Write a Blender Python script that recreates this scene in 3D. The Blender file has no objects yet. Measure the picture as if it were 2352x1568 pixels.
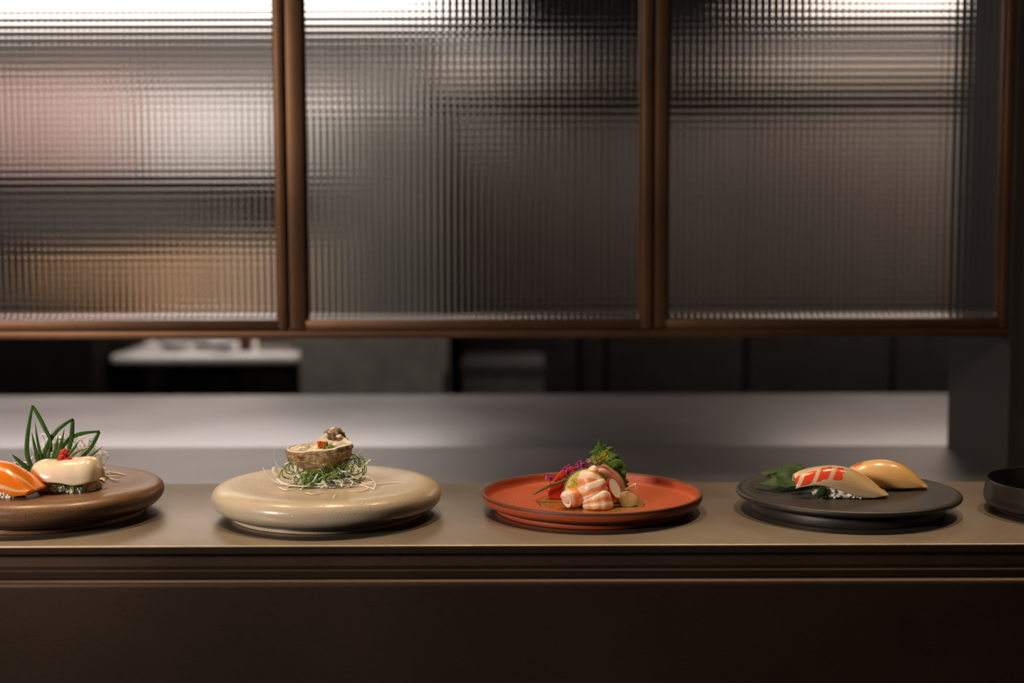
import bpy, bmesh, math, random
import numpy as np
from mathutils import Vector, Matrix, noise

sc = bpy.context.scene
COL = sc.collection
PI = math.pi

# ------------------------------------------------------------------ camera
F_PX, ZC = 3267.0, 1.37
PITCH, ROLL = math.radians(5.0), math.radians(-0.15)
cam_d = bpy.data.cameras.new('camera')
cam = bpy.data.objects.new('camera', cam_d)
COL.objects.link(cam)
cam_d.sensor_width = 36.0
cam_d.lens = F_PX / 2352.0 * 36.0
cam_d.clip_start = 0.05
CAMROT = Matrix.Rotation(PI / 2 - PITCH, 3, 'X') @ Matrix.Rotation(ROLL, 3, 'Z')
cam.matrix_world = Matrix.Translation((0, 0, ZC)) @ CAMROT.to_4x4()
cam_d.dof.use_dof = True
cam_d.dof.focus_distance = 1.265
cam_d.dof.aperture_fstop = 3.4
sc.camera = cam

# ------------------------------------------------------------------ view and sampling
sc.view_settings.view_transform = 'Standard'
sc.view_settings.look = 'None'
sc.view_settings.gamma = 1.0
sc.view_settings.use_curve_mapping = False
sc.view_settings.exposure = 0.0
sc.cycles.use_denoising = True
sc.cycles.caustics_refractive = False
sc.cycles.caustics_reflective = False
sc.cycles.sample_clamp_indirect = 4.0
sc.cycles.max_bounces = 8
sc.cycles.transmission_bounces = 6
sc.cycles.adaptive_threshold = 0.05

# ------------------------------------------------------------------ world: a dim warm dining room
world = bpy.data.worlds.new('world')
sc.world = world
world.use_nodes = True
world.node_tree.nodes['Background'].inputs[0].default_value = (0.9, 0.72, 0.6, 1)
world.node_tree.nodes['Background'].inputs[1].default_value = 0.022


# ------------------------------------------------------------------ lamps of the dining room
def lamp(name, kind, loc, target, energy, color, size=0.1, size_y=None, angle=None, blend=0.5):
    d = bpy.data.lights.new(name, kind)
    d.energy = energy
    d.color = color
    if kind == 'AREA':
        d.shape = 'RECTANGLE' if size_y else 'DISK'
        d.size = size
        if size_y:
            d.size_y = size_y
    else:
        d.shadow_soft_size = size
    if kind == 'SPOT':
        d.spot_size = math.radians(angle)
        d.spot_blend = blend
    o = bpy.data.objects.new(name, d)
    COL.objects.link(o)
    o.location = loc
    o.rotation_euler = (Vector(target) - Vector(loc)).to_track_quat('-Z', 'Y').to_euler()
    return o


WARM = (1.0, 0.70, 0.42)
SOFT = (1.0, 0.82, 0.70)
# soft light from the dining room side, front left
lamp('dining_room_light', 'AREA', (-1.85, -0.20, 1.95), (-0.2, 1.3, 1.1), 44, SOFT, 0.55, 0.4)
# ceiling spots over the pass
for sx in (-0.75, -0.15, 0.45, 0.95):
    lamp('ceiling_spot', 'SPOT', (sx, 1.62, 2.6), (sx * 0.9, 1.3, 1.1), 42, WARM, 0.030, angle=46, blend=0.7)

# ------------------------------------------------------------------ pixel helpers (a pixel gives a direction only)
def ray(px, py):
    return CAMROT @ Vector(((px - 1176) / F_PX, -(py - 784) / F_PX, -1.0))


def onz(px, py, z):
    d = ray(px, py)
    t = (z - ZC) / d.z
    return Vector((0, 0, ZC)) + d * t


def ony(px, py, y):
    d = ray(px, py)
    return Vector((0, 0, ZC)) + d * (y / d.y)


# ------------------------------------------------------------------ material helpers
class NT:
    def __init__(self, name):
        self.m = bpy.data.materials.new(name)
        self.m.use_nodes = True
        self.t = self.m.node_tree
        self.b = self.t.nodes['Principled BSDF']

    def n(self, typ, **kw):
        node = self.t.nodes.new(typ)
        for k, v in kw.items():
            if k.startswith('i_'):
                key = k[2:]
                node.inputs[int(key) if key.isdigit() else key.replace('_', ' ')].default_value = v
            else:
                setattr(node, k, v)
        return node

    def l(self, a, b):
        self.t.links.new(a, b)

    def coord(self, which='Object', scale=(1, 1, 1)):
        tc = self.n('ShaderNodeTexCoord')
        mp = self.n('ShaderNodeMapping')
        mp.inputs['Scale'].default_value = scale
        self.l(tc.outputs[which], mp.inputs['Vector'])
        return mp.outputs['Vector']

    def noise(self, vec, scale, detail=4, rough=0.55):
        x = self.n('ShaderNodeTexNoise')
        x.inputs['Scale'].default_value = scale
        x.inputs['Detail'].default_value = detail
        x.inputs['Roughness'].default_value = rough
        self.l(vec, x.inputs['Vector'])
        return x.outputs['Fac']

    def ramp(self, fac, stops, interp='LINEAR'):
        r = self.n('ShaderNodeValToRGB')
        e = r.color_ramp.elements
        r.color_ramp.interpolation = interp
        while len(e) < len(stops):
            e.new(0.5)
        for el, (p, c) in zip(e, stops):
            el.position = p
            el.color = (*c, 1) if len(c) == 3 else c
        self.l(fac, r.inputs['Fac'])
        return r.outputs['Color']

    def math(self, op, a, b=None, clamp=False):
        x = self.n('ShaderNodeMath', operation=op, use_clamp=clamp)
        for i, v in enumerate((a, b)):
            if v is None:
                continue
            if isinstance(v, (int, float)):
                x.inputs[i].default_value = v
            else:
                self.l(v, x.inputs[i])
        return x.outputs[0]

    def mix(self, fac, a, b):
        x = self.n('ShaderNodeMix', data_type='RGBA')
        if isinstance(fac, (int, float)):
            x.inputs[0].default_value = fac
        else:
            self.l(fac, x.inputs[0])
        for i, v in ((6, a), (7, b)):
            if isinstance(v, tuple):
                x.inputs[i].default_value = (*v, 1)
            else:
                self.l(v, x.inputs[i])
        return x.outputs[2]

    def bump(self, height, strength=0.3, dist=0.001):
        x = self.n('ShaderNodeBump')
        x.inputs['Strength'].default_value = strength
        x.inputs['Distance'].default_value = dist
        self.l(height, x.inputs['Height'])
        self.l(x.outputs['Normal'], self.b.inputs['Normal'])

    def color(self, c):
        if isinstance(c, tuple):
            self.b.inputs['Base Color'].default_value = (*c, 1)
        else:
            self.l(c, self.b.inputs['Base Color'])

    def set(self, **kw):
        for k, v in kw.items():
            self.b.inputs[k.replace('_', ' ')].default_value = v

    def sep(self, vec):
        x = self.n('ShaderNodeSeparateXYZ')
        self.l(vec, x.inputs[0])
        return x.outputs


def plain(name, color, rough=0.5, metal=0.0, var=0.25, scale=30, bump=0.0, bscale=200, **kw):
    """a procedural material: noise-varied colour, optional fine relief"""
    t = NT(name)
    v = t.coord()
    f = t.noise(v, scale)
    dk = tuple(c * (1 - var) for c in color)
    lt = tuple(min(1, c * (1 + var)) for c in color)
    t.color(t.ramp(f, [(0.3, dk), (0.7, lt)]))
    t.set(Roughness=rough, Metallic=metal)
    if bump:
        t.bump(t.noise(v, bscale, 3), bump, 0.001)
    for k, val in kw.items():
        t.b.inputs[k.replace('_', ' ')].default_value = val
    return t.m


def food(name, color, rough=0.3, var=0.2, scale=80, sss=0.25, radius=(0.004, 0.002, 0.001), bump=0.15, bscale=400, coat=0.0):
    m = plain(name, color, rough, 0, var, scale, bump, bscale)
    b = m.node_tree.nodes['Principled BSDF']
    b.inputs['Subsurface Weight'].default_value = sss
    b.inputs['Subsurface Radius'].default_value = radius
    b.inputs['Subsurface Scale'].default_value = 1.0
    b.inputs['Coat Weight'].default_value = coat
    b.inputs['Coat Roughness'].default_value = 0.12
    return m


# ------------------------------------------------------------------ object helpers
def thing(name, loc, label, cat, group=None, kind=None):
    o = bpy.data.objects.new(name, None)
    o.empty_display_size = 0.02
    COL.objects.link(o)
    o.location = loc
    tag(o, label, cat, group, kind)
    return o


def tag(o, label=None, cat=None, group=None, kind=None):
    if label:
        o['label'] = label
    if cat:
        o['category'] = cat
    if group:
        o['group'] = group
    if kind:
        o['kind'] = kind
    return o


def root_loc(o):
    v = Vector((0, 0, 0))
    while o is not None:
        v += Vector(o.location)
        o = o.parent
    return v


def mesh(name, verts, faces, mat, parent=None, smooth=True, uvs=None, loc=None):
    """verts in world coordinates; the object's origin is its parent's (or loc)"""
    base = root_loc(parent) if parent is not None else Vector(loc if loc is not None else (0, 0, 0))
    me = bpy.data.meshes.new(name)
    me.from_pydata([tuple(Vector(v) - base) for v in verts], [], faces)
    if uvs is not None:
        uvl = me.uv_layers.new(name='UVMap')
        for poly in me.polygons:
            for li in poly.loop_indices:
                uvl.data[li].uv = uvs[me.loops[li].vertex_index]
    if smooth:
        me.shade_smooth()
    me.materials.append(mat)
    bm = bmesh.new()
    bm.from_mesh(me)
    bmesh.ops.recalc_face_normals(bm, faces=bm.faces)
    bm.to_mesh(me)
    bm.free()
    o = bpy.data.objects.new(name, me)
    COL.objects.link(o)
    if parent is not None:
        o.parent = parent
    else:
        o.location = base
    return o


def box_geo(x0, x1, y0, y1, z0, z1):
    v = [(x, y, z) for x in (x0, x1) for y in (y0, y1) for z in (z0, z1)]
    f = [(0, 1, 3, 2), (4, 6, 7, 5), (0, 4, 5, 1), (2, 3, 7, 6), (0, 2, 6, 4), (1, 5, 7, 3)]
    return v, f


def box(name, b, mat, parent=None, bevel=0.0, seg=2, loc=None):
    v, f = box_geo(*b)
    if parent is None and loc is None:
        loc = ((b[0] + b[1]) / 2, (b[2] + b[3]) / 2, b[4])
    o = mesh(name, v, f, mat, parent, smooth=False, loc=loc)
    if bevel:
        bm = bmesh.new()
        bm.from_mesh(o.data)
        bmesh.ops.bevel(bm, geom=bm.edges[:], offset=bevel, segments=seg, affect='EDGES', profile=0.5)
        bm.to_mesh(o.data)
        bm.free()
        o.data.shade_smooth()
        o.data.set_sharp_from_angle(angle=math.radians(40))
    return o


def merge(parts):
    V, Fc, U = [], [], []
    hasuv = all(len(p) > 2 for p in parts)
    for p in parts:
        o = len(V)
        V += list(p[0])
        Fc += [tuple(i + o for i in f) for f in p[1]]
        if hasuv:
            U += list(p[2])
    return (V, Fc, U) if hasuv else (V, Fc)


def catmull(pts, n):
    P = [Vector(p) for p in pts]
    P = [P[0] * 2 - P[1]] + P + [P[-1] * 2 - P[-2]]
    out = []
    segs = len(P) - 3
    for k in range(n):
        t = k / (n - 1) * segs
        i = min(int(t), segs - 1)
        u = t - i
        a, b, c, d = P[i:i + 4]
        out.append(0.5 * ((2 * b) + (c - a) * u + (2 * a - 5 * b + 4 * c - d) * u * u + (3 * b - a - 3 * c + d) * u ** 3))
    return out


def lerp_list(xs, ys, x):
    return float(np.interp(x, xs, ys))


def tube_geo(pts, r, n=6, samples=14, flat=1.0, taper=0.25, ref=(0, 0, 1)):
    """a strand through pts, radius r (number or list), flattened by flat, tapering at the ends"""
    C = catmull(pts, samples)
    V, Fc = [], []
    prev = None
    for i, c in enumerate(C):
        t = (C[min(i + 1, samples - 1)] - C[max(i - 1, 0)]).normalized()
        if prev is None:
            s = t.cross(Vector(ref))
            if s.length < 1e-4:
                s = t.cross(Vector((1, 0, 0)))
            s.normalize()
        else:
            s = (prev - t * prev.dot(t)).normalized()
        prev = s
        b = t.cross(s)
        u = i / (samples - 1)
        rr = r if not isinstance(r, (list, tuple)) else lerp_list(np.linspace(0, 1, len(r)), r, u)
        rr *= taper + (1 - taper) * min(1, 6 * u, 6 * (1 - u)) ** 0.5 if taper < 1 else 1
        for k in range(n):
            a = 2 * PI * k / n
            V.append(c + s * (math.cos(a) * rr) + b * (math.sin(a) * rr * flat))
    for i in range(samples - 1):
        for k in range(n):
            k2 = (k + 1) % n
            Fc.append((i * n + k, i * n + k2, (i + 1) * n + k2, (i + 1) * n + k))
    Fc.append(tuple(range(n - 1, -1, -1)))
    Fc.append(tuple(range((samples - 1) * n, samples * n)))
    return V, Fc


def lathe_geo(prof, c, n=96):
    """profile of (radius, z) turned about the vertical through c; a first or last radius of 0 closes it"""
    V, Fc = [], []
    rings = []
    for r, z in prof:
        if r < 1e-6:
            rings.append([len(V)])
            V.append((c[0], c[1], c[2] + z))
        else:
            rings.append(list(range(len(V), len(V) + n)))
            for k in range(n):
                a = 2 * PI * k / n
                V.append((c[0] + r * math.cos(a), c[1] + r * math.sin(a), c[2] + z))
    for A, B in zip(rings[:-1], rings[1:]):
        for k in range(n):
            k2 = (k + 1) % n
            if len(A) == 1:
                Fc.append((A[0], B[k], B[k2]))
            elif len(B) == 1:
                Fc.append((A[k], B[0], A[k2]))
            else:
                Fc.append((A[k], B[k], B[k2], A[k2]))
    return V, Fc


def smooth_prof(pts, n):
    return [(max(0, p.x), p.z) for p in catmull([(r, 0, z) for r, z in pts], n)]


def ellipsoid_geo(c, rad, rot=None, nu=10, nv=6, rough=0.0, seed=0):
    V, Fc = [], []
    R = rot if rot is not None else Matrix.Identity(3)
    c = Vector(c)
    V.append(c + R @ Vector((0, 0, rad[2])))
    for j in range(1, nv):
        th = PI * j / nv
        for i in range(nu):
            a = 2 * PI * i / nu
            d = Vector((math.sin(th) * math.cos(a), math.sin(th) * math.sin(a), math.cos(th)))
            k = 1.0
            if rough:
                k += rough * noise.noise(d * 1.7 + Vector((seed * 3.1, seed, 0)))
            V.append(c + R @ Vector((d.x * rad[0] * k, d.y * rad[1] * k, d.z * rad[2] * k)))
    V.append(c + R @ Vector((0, 0, -rad[2])))
    L = len(V) - 1
    for i in range(nu):
        i2 = (i + 1) % nu
        Fc.append((0, 1 + i, 1 + i2))
        Fc.append((L, 1 + (nv - 2) * nu + i2, 1 + (nv - 2) * nu + i))
        for j in range(nv - 2):
            a = 1 + j * nu
            Fc.append((a + i, a + nu + i, a + nu + i2, a + i2))
    return V, Fc


def thicken_grid(G, thick, closed_u=False):
    """G[i][j] of Vectors: a slab of the given thickness under the grid; uv runs 0..1 along i and j"""
    nu, nv = len(G), len(G[0])
    A = np.array([[tuple(p) for p in row] for row in G])
    du = np.gradient(A, axis=0)
    dv = np.gradient(A, axis=1)
    N = np.cross(du, dv)
    N /= np.maximum(np.linalg.norm(N, axis=2, keepdims=True), 1e-12)
    th = thick if not callable(thick) else np.array([[thick(i / (nu - 1), j / (nv - 1)) for j in range(nv)] for i in range(nu)])[..., None]
    B = A - N * th
    V = [tuple(p) for p in A.reshape(-1, 3)] + [tuple(p) for p in B.reshape(-1, 3)]
    U = [(i / (nu - 1), j / (nv - 1)) for i in range(nu) for j in range(nv)] * 2
    o = nu * nv
    Fc = []
    for i in range(nu - 1):
        for j in range(nv - 1):
            a, b, c, d = i * nv + j, (i + 1) * nv + j, (i + 1) * nv + j + 1, i * nv + j + 1
            Fc.append((a, b, c, d))
            Fc.append((a + o, d + o, c + o, b + o))
    edge = [(i, 0) for i in range(nu)] + [(nu - 1, j) for j in range(1, nv)] + [(i, nv - 1) for i in range(nu - 2, -1, -1)] + [(0, j) for j in range(nv - 2, 0, -1)]
    ids = [i * nv + j for i, j in edge]
    for k in range(len(ids)):
        a, b = ids[k], ids[(k + 1) % len(ids)]
        Fc.append((a, a + o, b + o, b))
    return V, Fc, U


def leaf_geo(mid, width, facing, samples=30, across=5, teeth=0, depth=0.25, cup=0.15, thick=0.0005, wave=0.0, seed=0, side_scale=(1, 1)):
    """leaf or blade: mid = midrib points, width(t) half width, facing = rough normal; saw teeth along the edges"""
    C = catmull(mid, samples)
    rnd = random.Random(seed)
    G = []
    fac = Vector(facing).normalized()
    for i, c in enumerate(C):
        u = i / (samples - 1)
        t = (C[min(i + 1, samples - 1)] - C[max(i - 1, 0)]).normalized()
        s = t.cross(fac)
        if s.length < 1e-5:
            s = Vector((1, 0, 0))
        s.normalize()
        nrm = s.cross(t)
        w = width(u) if callable(width) else lerp_list(np.linspace(0, 1, len(width)), width, u)
        row = []
        for j in range(across):
            v = -1 + 2 * j / (across - 1)
            ww = w * (side_scale[0] if v < 0 else side_scale[1])
            k = 1.0
            push = 0
            if teeth and abs(v) > 0.6:
                saw = (u * teeth + (0.3 if v > 0 else 0)) % 1.0
                k = 1 - depth * saw
                push = depth * 0.5 * w * (1 - saw)
            y = v * ww * k
            h = -cup * ww * v * v + wave * ww * math.sin(u * 9 + seed + v * 1.5)
            row.append(c + s * y + nrm * h + t * (push if abs(v) > 0.6 else 0))
        G.append(row)
    return thicken_grid(G, thick)


def loft_geo(pts, ra, rb, samples=40, n=24, ref=(0, 0, 1), bump=None):
    """elliptic sections along pts: ra along the side vector, rb along the other; uv = (along, around)"""
    C = catmull(pts, samples)
    V, Fc, U = [], [], []
    prev = None
    for i, c in enumerate(C):
        t = (C[min(i + 1, samples - 1)] - C[max(i - 1, 0)]).normalized()
        if prev is None:
            s = t.cross(Vector(ref)).normalized()
        else:
            s = (prev - t * prev.dot(t)).normalized()
        prev = s
        b = s.cross(t)
        u = i / (samples - 1)
        a_ = lerp_list(np.linspace(0, 1, len(ra)), ra, u)
        b_ = lerp_list(np.linspace(0, 1, len(rb)), rb, u)
        for k in range(n):
            ang = 2 * PI * k / n
            m = 1 + (bump(u, ang) if bump else 0)
            V.append(c + s * (math.cos(ang) * a_ * m) + b * (math.sin(ang) * b_ * m))
            U.append((u, k / n))
    for i in range(samples - 1):
        for k in range(n):
            k2 = (k + 1) % n
            Fc.append((i * n + k, i * n + k2, (i + 1) * n + k2, (i + 1) * n + k))
    o = len(V)
    V.append(C[0]); U.append((0, 0))
    V.append(C[-1]); U.append((1, 0))
    for k in range(n):
        k2 = (k + 1) % n
        Fc.append((o, k2, k))
        Fc.append((o + 1, (samples - 1) * n + k, (samples - 1) * n + k2))
    return V, Fc, U


# ================================================================== materials of the setting
def brushed(name, color, rough, metal=1.0, stretch=(2, 60, 60), scale=40, var=0.25, rvar=0.12, bump=0.05):
    t = NT(name)
    v = t.coord(scale=stretch)
    f = t.noise(v, scale, 5, 0.6)
    v2 = t.coord()
    g = t.noise(v2, 5, 4)
    k = t.math('ADD', t.math('MULTIPLY', f, 0.5), t.math('MULTIPLY', g, 0.5))
    dk = tuple(c * (1 - var) for c in color)
    lt = tuple(min(1, c * (1 + var)) for c in color)
    t.color(t.ramp(k, [(0.35, dk), (0.65, lt)]))
    t.l(t.math('ADD', t.math('MULTIPLY', g, rvar), rough - rvar / 2), t.b.inputs['Roughness'])
    t.set(Metallic=metal)
    t.bump(f, bump, 0.0005)
    return t.m


M_SHELF = brushed('shelf_metal', (0.38, 0.33, 0.275), 0.42, stretch=(3, 50, 50))
M_FRONT = brushed('dark_bronze', (0.050, 0.033, 0.023), 0.46, metal=0.75, stretch=(4, 40, 40))
M_RAIL = brushed('aged_bronze_rail', (0.10, 0.068, 0.048), 0.45, metal=0.8, stretch=(3, 60, 60), var=0.5)
M_FRAME = brushed('bronze_frame', (0.145, 0.080, 0.044), 0.46, metal=0.85, stretch=(60, 60, 3), var=0.35)
M_FRAME_H = brushed('bronze_frame_flat', (0.13, 0.072, 0.040), 0.46, metal=0.85, stretch=(3, 60, 60), var=0.35)
M_STEEL = brushed('kitchen_steel', (0.39, 0.375, 0.385), 0.37, stretch=(2, 20, 20), var=0.12)
M_SILL = brushed('sill_steel', (0.25, 0.23, 0.225), 0.42, stretch=(2, 20, 20), var=0.2)
M_JAMB = brushed('jamb_bronze', (0.030, 0.025, 0.022), 0.6, metal=0.5, stretch=(20, 20, 2), var=0.2)
M_BLACK = plain('black_matt', (0.008, 0.007, 0.007), 0.8, 0.0, 0.3, Specular_IOR_Level=0.12)
M_CAB = plain('cabinet_dark', (0.020, 0.018, 0.016), 0.6, 0.0, 0.3, Specular_IOR_Level=0.25)
M_CAB_HAZE = plain('cabinet_glass_haze', (0.20, 0.165, 0.150), 0.5, 0.0, 0.25, 3)  # cabinet tone lightened: haze of the textured glass put into the colour
M_DARKWALL = plain('dark_wall', (0.02, 0.016, 0.014), 0.6)
M_CONCRETE = plain('grey_concrete', (0.34, 0.32, 0.29), 0.8, 0, 0.25, 12, 0.4, 60)
M_WALL = plain('kitchen_wall', (0.62, 0.58, 0.56), 0.6, 0, 0.1, 3)
M_CEIL = plain('kitchen_ceiling', (0.30, 0.27, 0.25), 0.8, 0, 0.1, 3)
M_FLOOR = plain('floor_tile', (0.06, 0.05, 0.045), 0.5, 0, 0.2, 8)
M_WOOD = plain('beech_wood', (0.55, 0.35, 0.21), 0.5, 0, 0.25, 15)
M_PINK = plain('pink_plastic', (0.58, 0.41, 0.385), 0.5, 0, 0.1)
M_WHITEP = plain('white_plastic', (0.78, 0.76, 0.75), 0.4, 0, 0.06)
M_GREYBOX = plain('grey_plastic', (0.12, 0.11, 0.105), 0.5, 0, 0.15)
M_HOOD = brushed('hood_steel', (0.42, 0.38, 0.35), 0.35, stretch=(2, 20, 20), var=0.15)


def glass_mat():
    t = NT('reeded_glass')
    t.color((0.93, 0.93, 0.92))
    t.set(Roughness=0.07, IOR=1.46)
    t.b.inputs['Transmission Weight'].default_value = 1.0
    v = t.coord()
    t.bump(t.noise(v, 60, 2), 0.02, 0.001)
    return t.m


M_GLASS = glass_mat()


def emit(name, color, strength):
    t = NT(name)
    v = t.coord()
    f = t.noise(v, 2, 1)
    t.color((0.8, 0.8, 0.8))
    t.l(t.ramp(f, [(0, tuple(c * 0.97 for c in color)), (1, color)]), t.b.inputs['Emission Color'])
    t.b.inputs['Emission Strength'].default_value = strength
    return t.m


# ================================================================== the pass counter
ZS = 1.10                       # top of the metal shelf
Y_F, Y_B = 1.1555, 1.434        # its front and back edge
counter = thing('pass_counter', (0, 1.30, 0.0), 'long dark bronze pass counter under the plates with a metal shelf top', 'counter')
box('shelf_edge', (-1.3, 1.3, Y_F, Y_F + 0.0008, ZS - 0.0065, ZS - 0.0011), M_FRONT, counter)
box('shelf_top', (-1.3, 1.3, Y_F + 0.0009, Y_B, ZS - 0.0065, ZS), M_SHELF, counter, 0.0011, 3)
box('recessed_rail', (-1.3, 1.3, Y_F + 0.007, Y_B - 0.02, ZS - 0.0185, ZS - 0.0065), M_RAIL, counter)
box('ledge', (-1.3, 1.3, Y_F - 0.012, Y_B - 0.02, ZS - 0.024, ZS - 0.0185), M_FRONT, counter)
box('front_panel', (-1.3, 1.3, Y_F - 0.020, Y_F + 0.02, 0.0, ZS - 0.0245), M_FRONT, counter, 0.0055, 5)
box('counter_body', (-1.3, 1.3, Y_F + 0.02, Y_B - 0.02, 0.0, ZS - 0.024), M_BLACK, counter)

# ================================================================== room shell
def struct(o):
    o['kind'] = 'structure'
    return o


JX = 0.613                       # right jamb face of the opening
box_floor = struct(box('floor', (-2.6, 2.6, -1.0, 5.4, -0.05, 0.0), M_FLOOR))
struct(box('ceiling', (-2.6, 2.6, 1.75, 5.4, 2.55, 2.60), M_CEIL))
struct(box('wall_back', (-2.6, 2.6, 5.30, 5.4, 0.0, 2.55), M_WALL))
struct(box('wall_left', (-2.6, -2.5, 1.75, 5.3, 0.0, 2.55), M_WALL))
struct(box('wall_right', (2.5, 2.6, 1.75, 5.3, 0.0, 2.55), M_WALL))
struct(box('wall_front', (JX + 0.012, 2.6, 1.742, 1.985, 0.0, 2.55), M_DARKWALL))
struct(box('wall_upper', (-0.756, JX + 0.0115, 1.75, 1.985, 1.746, 2.55), M_DARKWALL))
struct(box('wall_under', (-0.756, JX + 0.0115, 1.75, 1.985, 0.0, 1.019), M_DARKWALL))
struct(box('wall_side', (-2.6, -0.757, 1.742, 1.985, 0.0, 2.55), M_DARKWALL))
jamb = struct(box('trim_1', (JX, JX + 0.012, 1.742, 1.985, 1.047, 1.745), M_JAMB))
struct(box('trim_2', (-0.756, JX - 0.0005, Y_B + 0.012, 1.985, 1.02, 1.047), M_SILL))

# ================================================================== framed panels of cross-reeded glass
CELL = 0.00803
GZ0, GZ1 = 1.2440, 1.700         # visible glass, bottom and top
knots = [-1, -0.84, -0.60, -0.25, 0.25, 0.60, 0.84]


def pane_geo(x0, x1, z0, z1, y, th=0.0062, amp=0.00044, off=0.0):
    """solid pane, camera side flat, far side pillowed in a grid of small square lenses"""
    def axis(a, b, o, amp):
        s, h = [], []
        k = math.floor((a - o) / CELL) - 1
        while True:
            c = o + (k + 0.5) * CELL
            if c - CELL / 2 >= b:
                break
            for q in knots:
                p = c + q * CELL / 2
                if a <= p <= b:
                    s.append(p)
                    h.append(amp * abs(q) ** 4)
            k += 1
        return s, h
    xs, hx = axis(x0, x1, off, amp)
    zs, hz = axis(z0, z1, 0.0, amp * 0.26)
    # lower edge shaped to a bevel that bends kitchen light into a bright line
    bev = [0.0046 * max(0.0, 1 - (z - z0) / 0.0085) for z in zs]
    V = [(x, y + th - hx[i] - hz[j] - bev[j], z) for i, x in enumerate(xs) for j, z in enumerate(zs)]
    nz = len(zs)
    nx = len(xs)
    Fc = []
    for i in range(nx - 1):
        for j in range(nz - 1):
            a = i * nz + j
            Fc.append((a, a + nz, a + nz + 1, a + 1))
    o = len(V)
    V += [(x, y, z) for x in xs for z in (zs[0], zs[-1])]
    V += [(x, y, z) for z in zs for x in (xs[0], xs[-1])]
    o2 = o + 2 * nx
    # rim walls and flat camera-side face (as one ngon over its border)
    bot = [o + 2 * i for i in range(nx)]
    top = [o + 2 * i + 1 for i in range(nx)]
    lef = [bot[0]] + [o2 + 2 * j for j in range(1, nz - 1)] + [top[0]]
    rig = [bot[-1]] + [o2 + 2 * j + 1 for j in range(1, nz - 1)] + [top[-1]]
    for i in range(nx - 1):
        Fc.append((i * nz, bot[i], bot[i + 1], (i + 1) * nz))
        Fc.append((i * nz + nz - 1, (i + 1) * nz + nz - 1, top[i + 1], top[i]))
    for j in range(nz - 1):
        Fc.append((j, j + 1, lef[j + 1], lef[j]))
        Fc.append(((nx - 1) * nz + j, rig[j], rig[j + 1], (nx - 1) * nz + j + 1))
    Fc.append(tuple(bot + rig[1:-1] + top[::-1] + lef[-2:0:-1]))
    return V, Fc


def sash(n, x0, x1, wl, wr, y, label):
    """x0..x1 visible glass; wl, wr widths of the stiles"""
    w = thing('window_%d' % n, ((x0 + x1) / 2, y, 1.2225), label, 'window panel', 'glass panels above the pass', 'structure')
    zb, zt = 1.2315, 1.74
    for a, b in ((x0 - wl, x0), (x1, x1 + wr)):
        st = box('stile', (a, b, y, y + 0.026, zb, zt), M_FRAME, w, 0.0009, 2)
    box('bead', (x0 - 0.0005, x0 + 0.0035, y + 0.006, y + 0.012, GZ0, zt - 0.02), M_FRAME, w)
    box('bead', (x1 - 0.0035, x1 + 0.0005, y + 0.006, y + 0.012, GZ0, zt - 0.02), M_FRAME, w)
    box('rail', (x0, x1, y + 0.001, y + 0.025, zb, GZ0 - 0.001), M_FRAME_H, w, 0.0008, 2)
    box('rail', (x0, x1, y + 0.001, y + 0.025, GZ1, zt), M_FRAME_H, w, 0.0008, 2)
    v, f = pane_geo(x0 + 0.0006, x1 - 0.0006, GZ0 - 0.0005, GZ1 - 0.0005, y + 0.0125, off=x0 + 0.0006)
    g = mesh('glass_pane', v, f, M_GLASS, w, smooth=True)
    g.data.set_sharp_from_angle(angle=math.radians(50))
    g['label'] = 'cross-reeded glass pane'
    return w


YP = 1.750
sash(1, -0.735, -0.2885, 0.018, 0.0105, YP + 0.004, 'bronze framed textured glass panel at the far left, above the brown plate')
sash(2, -0.2545, 0.1600, 0.0195, 0.0125, YP, 'bronze framed textured glass panel between the other two panels')
sash(3, 0.1905, 0.6040, 0.0155, 0.0085, YP + 0.004, 'bronze framed textured glass panel at the right beside the dark wall')
track = struct(box('trim_3', (-0.755, JX - 0.0005, YP - 0.003, YP + 0.032, 1.2215, 1.2305), M_FRAME_H, None, 0.001, 2))
struct(box('trim_4', (-0.282, -0.270, YP + 0.031, YP + 0.040, 1.2315, 1.745), M_FRAME))  # strip added behind the frame gap to shut out a slit of light
struct(box('trim_5', (0.168, 0.180, YP + 0.031, YP + 0.040, 1.2315, 1.745), M_FRAME))  # same added light stop behind the right-hand gap

# ================================================================== kitchen behind
KZ = 1.047                       # steel worktop height
wk = thing('steel_worktop', (0, 2.28, 0), 'wide brushed steel worktop right behind the glass panels', 'worktop')
box('top', (-1.9, 1.5, 1.987, 2.585, KZ - 0.04, KZ), M_STEEL, wk, 0.004, 3)
box('base_cabinet', (-1.85, 1.45, 2.02, 2.55, 0.0, KZ - 0.04), M_CAB, wk)

bench = thing('back_workbench', (-0.75, 3.7, 0), 'steel back bench with a bright front edge in the kitchen at left', 'workbench')
bx0, bx1 = ony(250, 827, 3.45).x, ony(690, 827, 3.45).x - 0.003
zt_, zb_ = ony(400, 814, 3.45).z, ony(400, 841, 3.45).z
zsh = ony(500, 960, 3.55).z
box('top', (bx0, bx1, 3.45, 4.08, zb_, zt_), M_WHITEP, bench, 0.012, 5)  # steel top coloured white for its reflected light, edge rounded to catch more
for xx in (bx0 + 0.01, bx1 - 0.05):
    box('leg', (xx, xx + 0.04, 3.95, 3.99, 0.0, zb_), M_BLACK, bench)
box('void_sheet', (bx0 - 0.2, bx1, 4.04, 4.08, 0.0, zb_), M_BLACK, bench)  # black sheet added for the unlit void under the bench, hides the lit wall
box('lower_shelf', (ony(380, 960, 3.55).x, bx1, 3.5, 4.04, zsh - 0.02, zsh), M_HOOD, bench)
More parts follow.
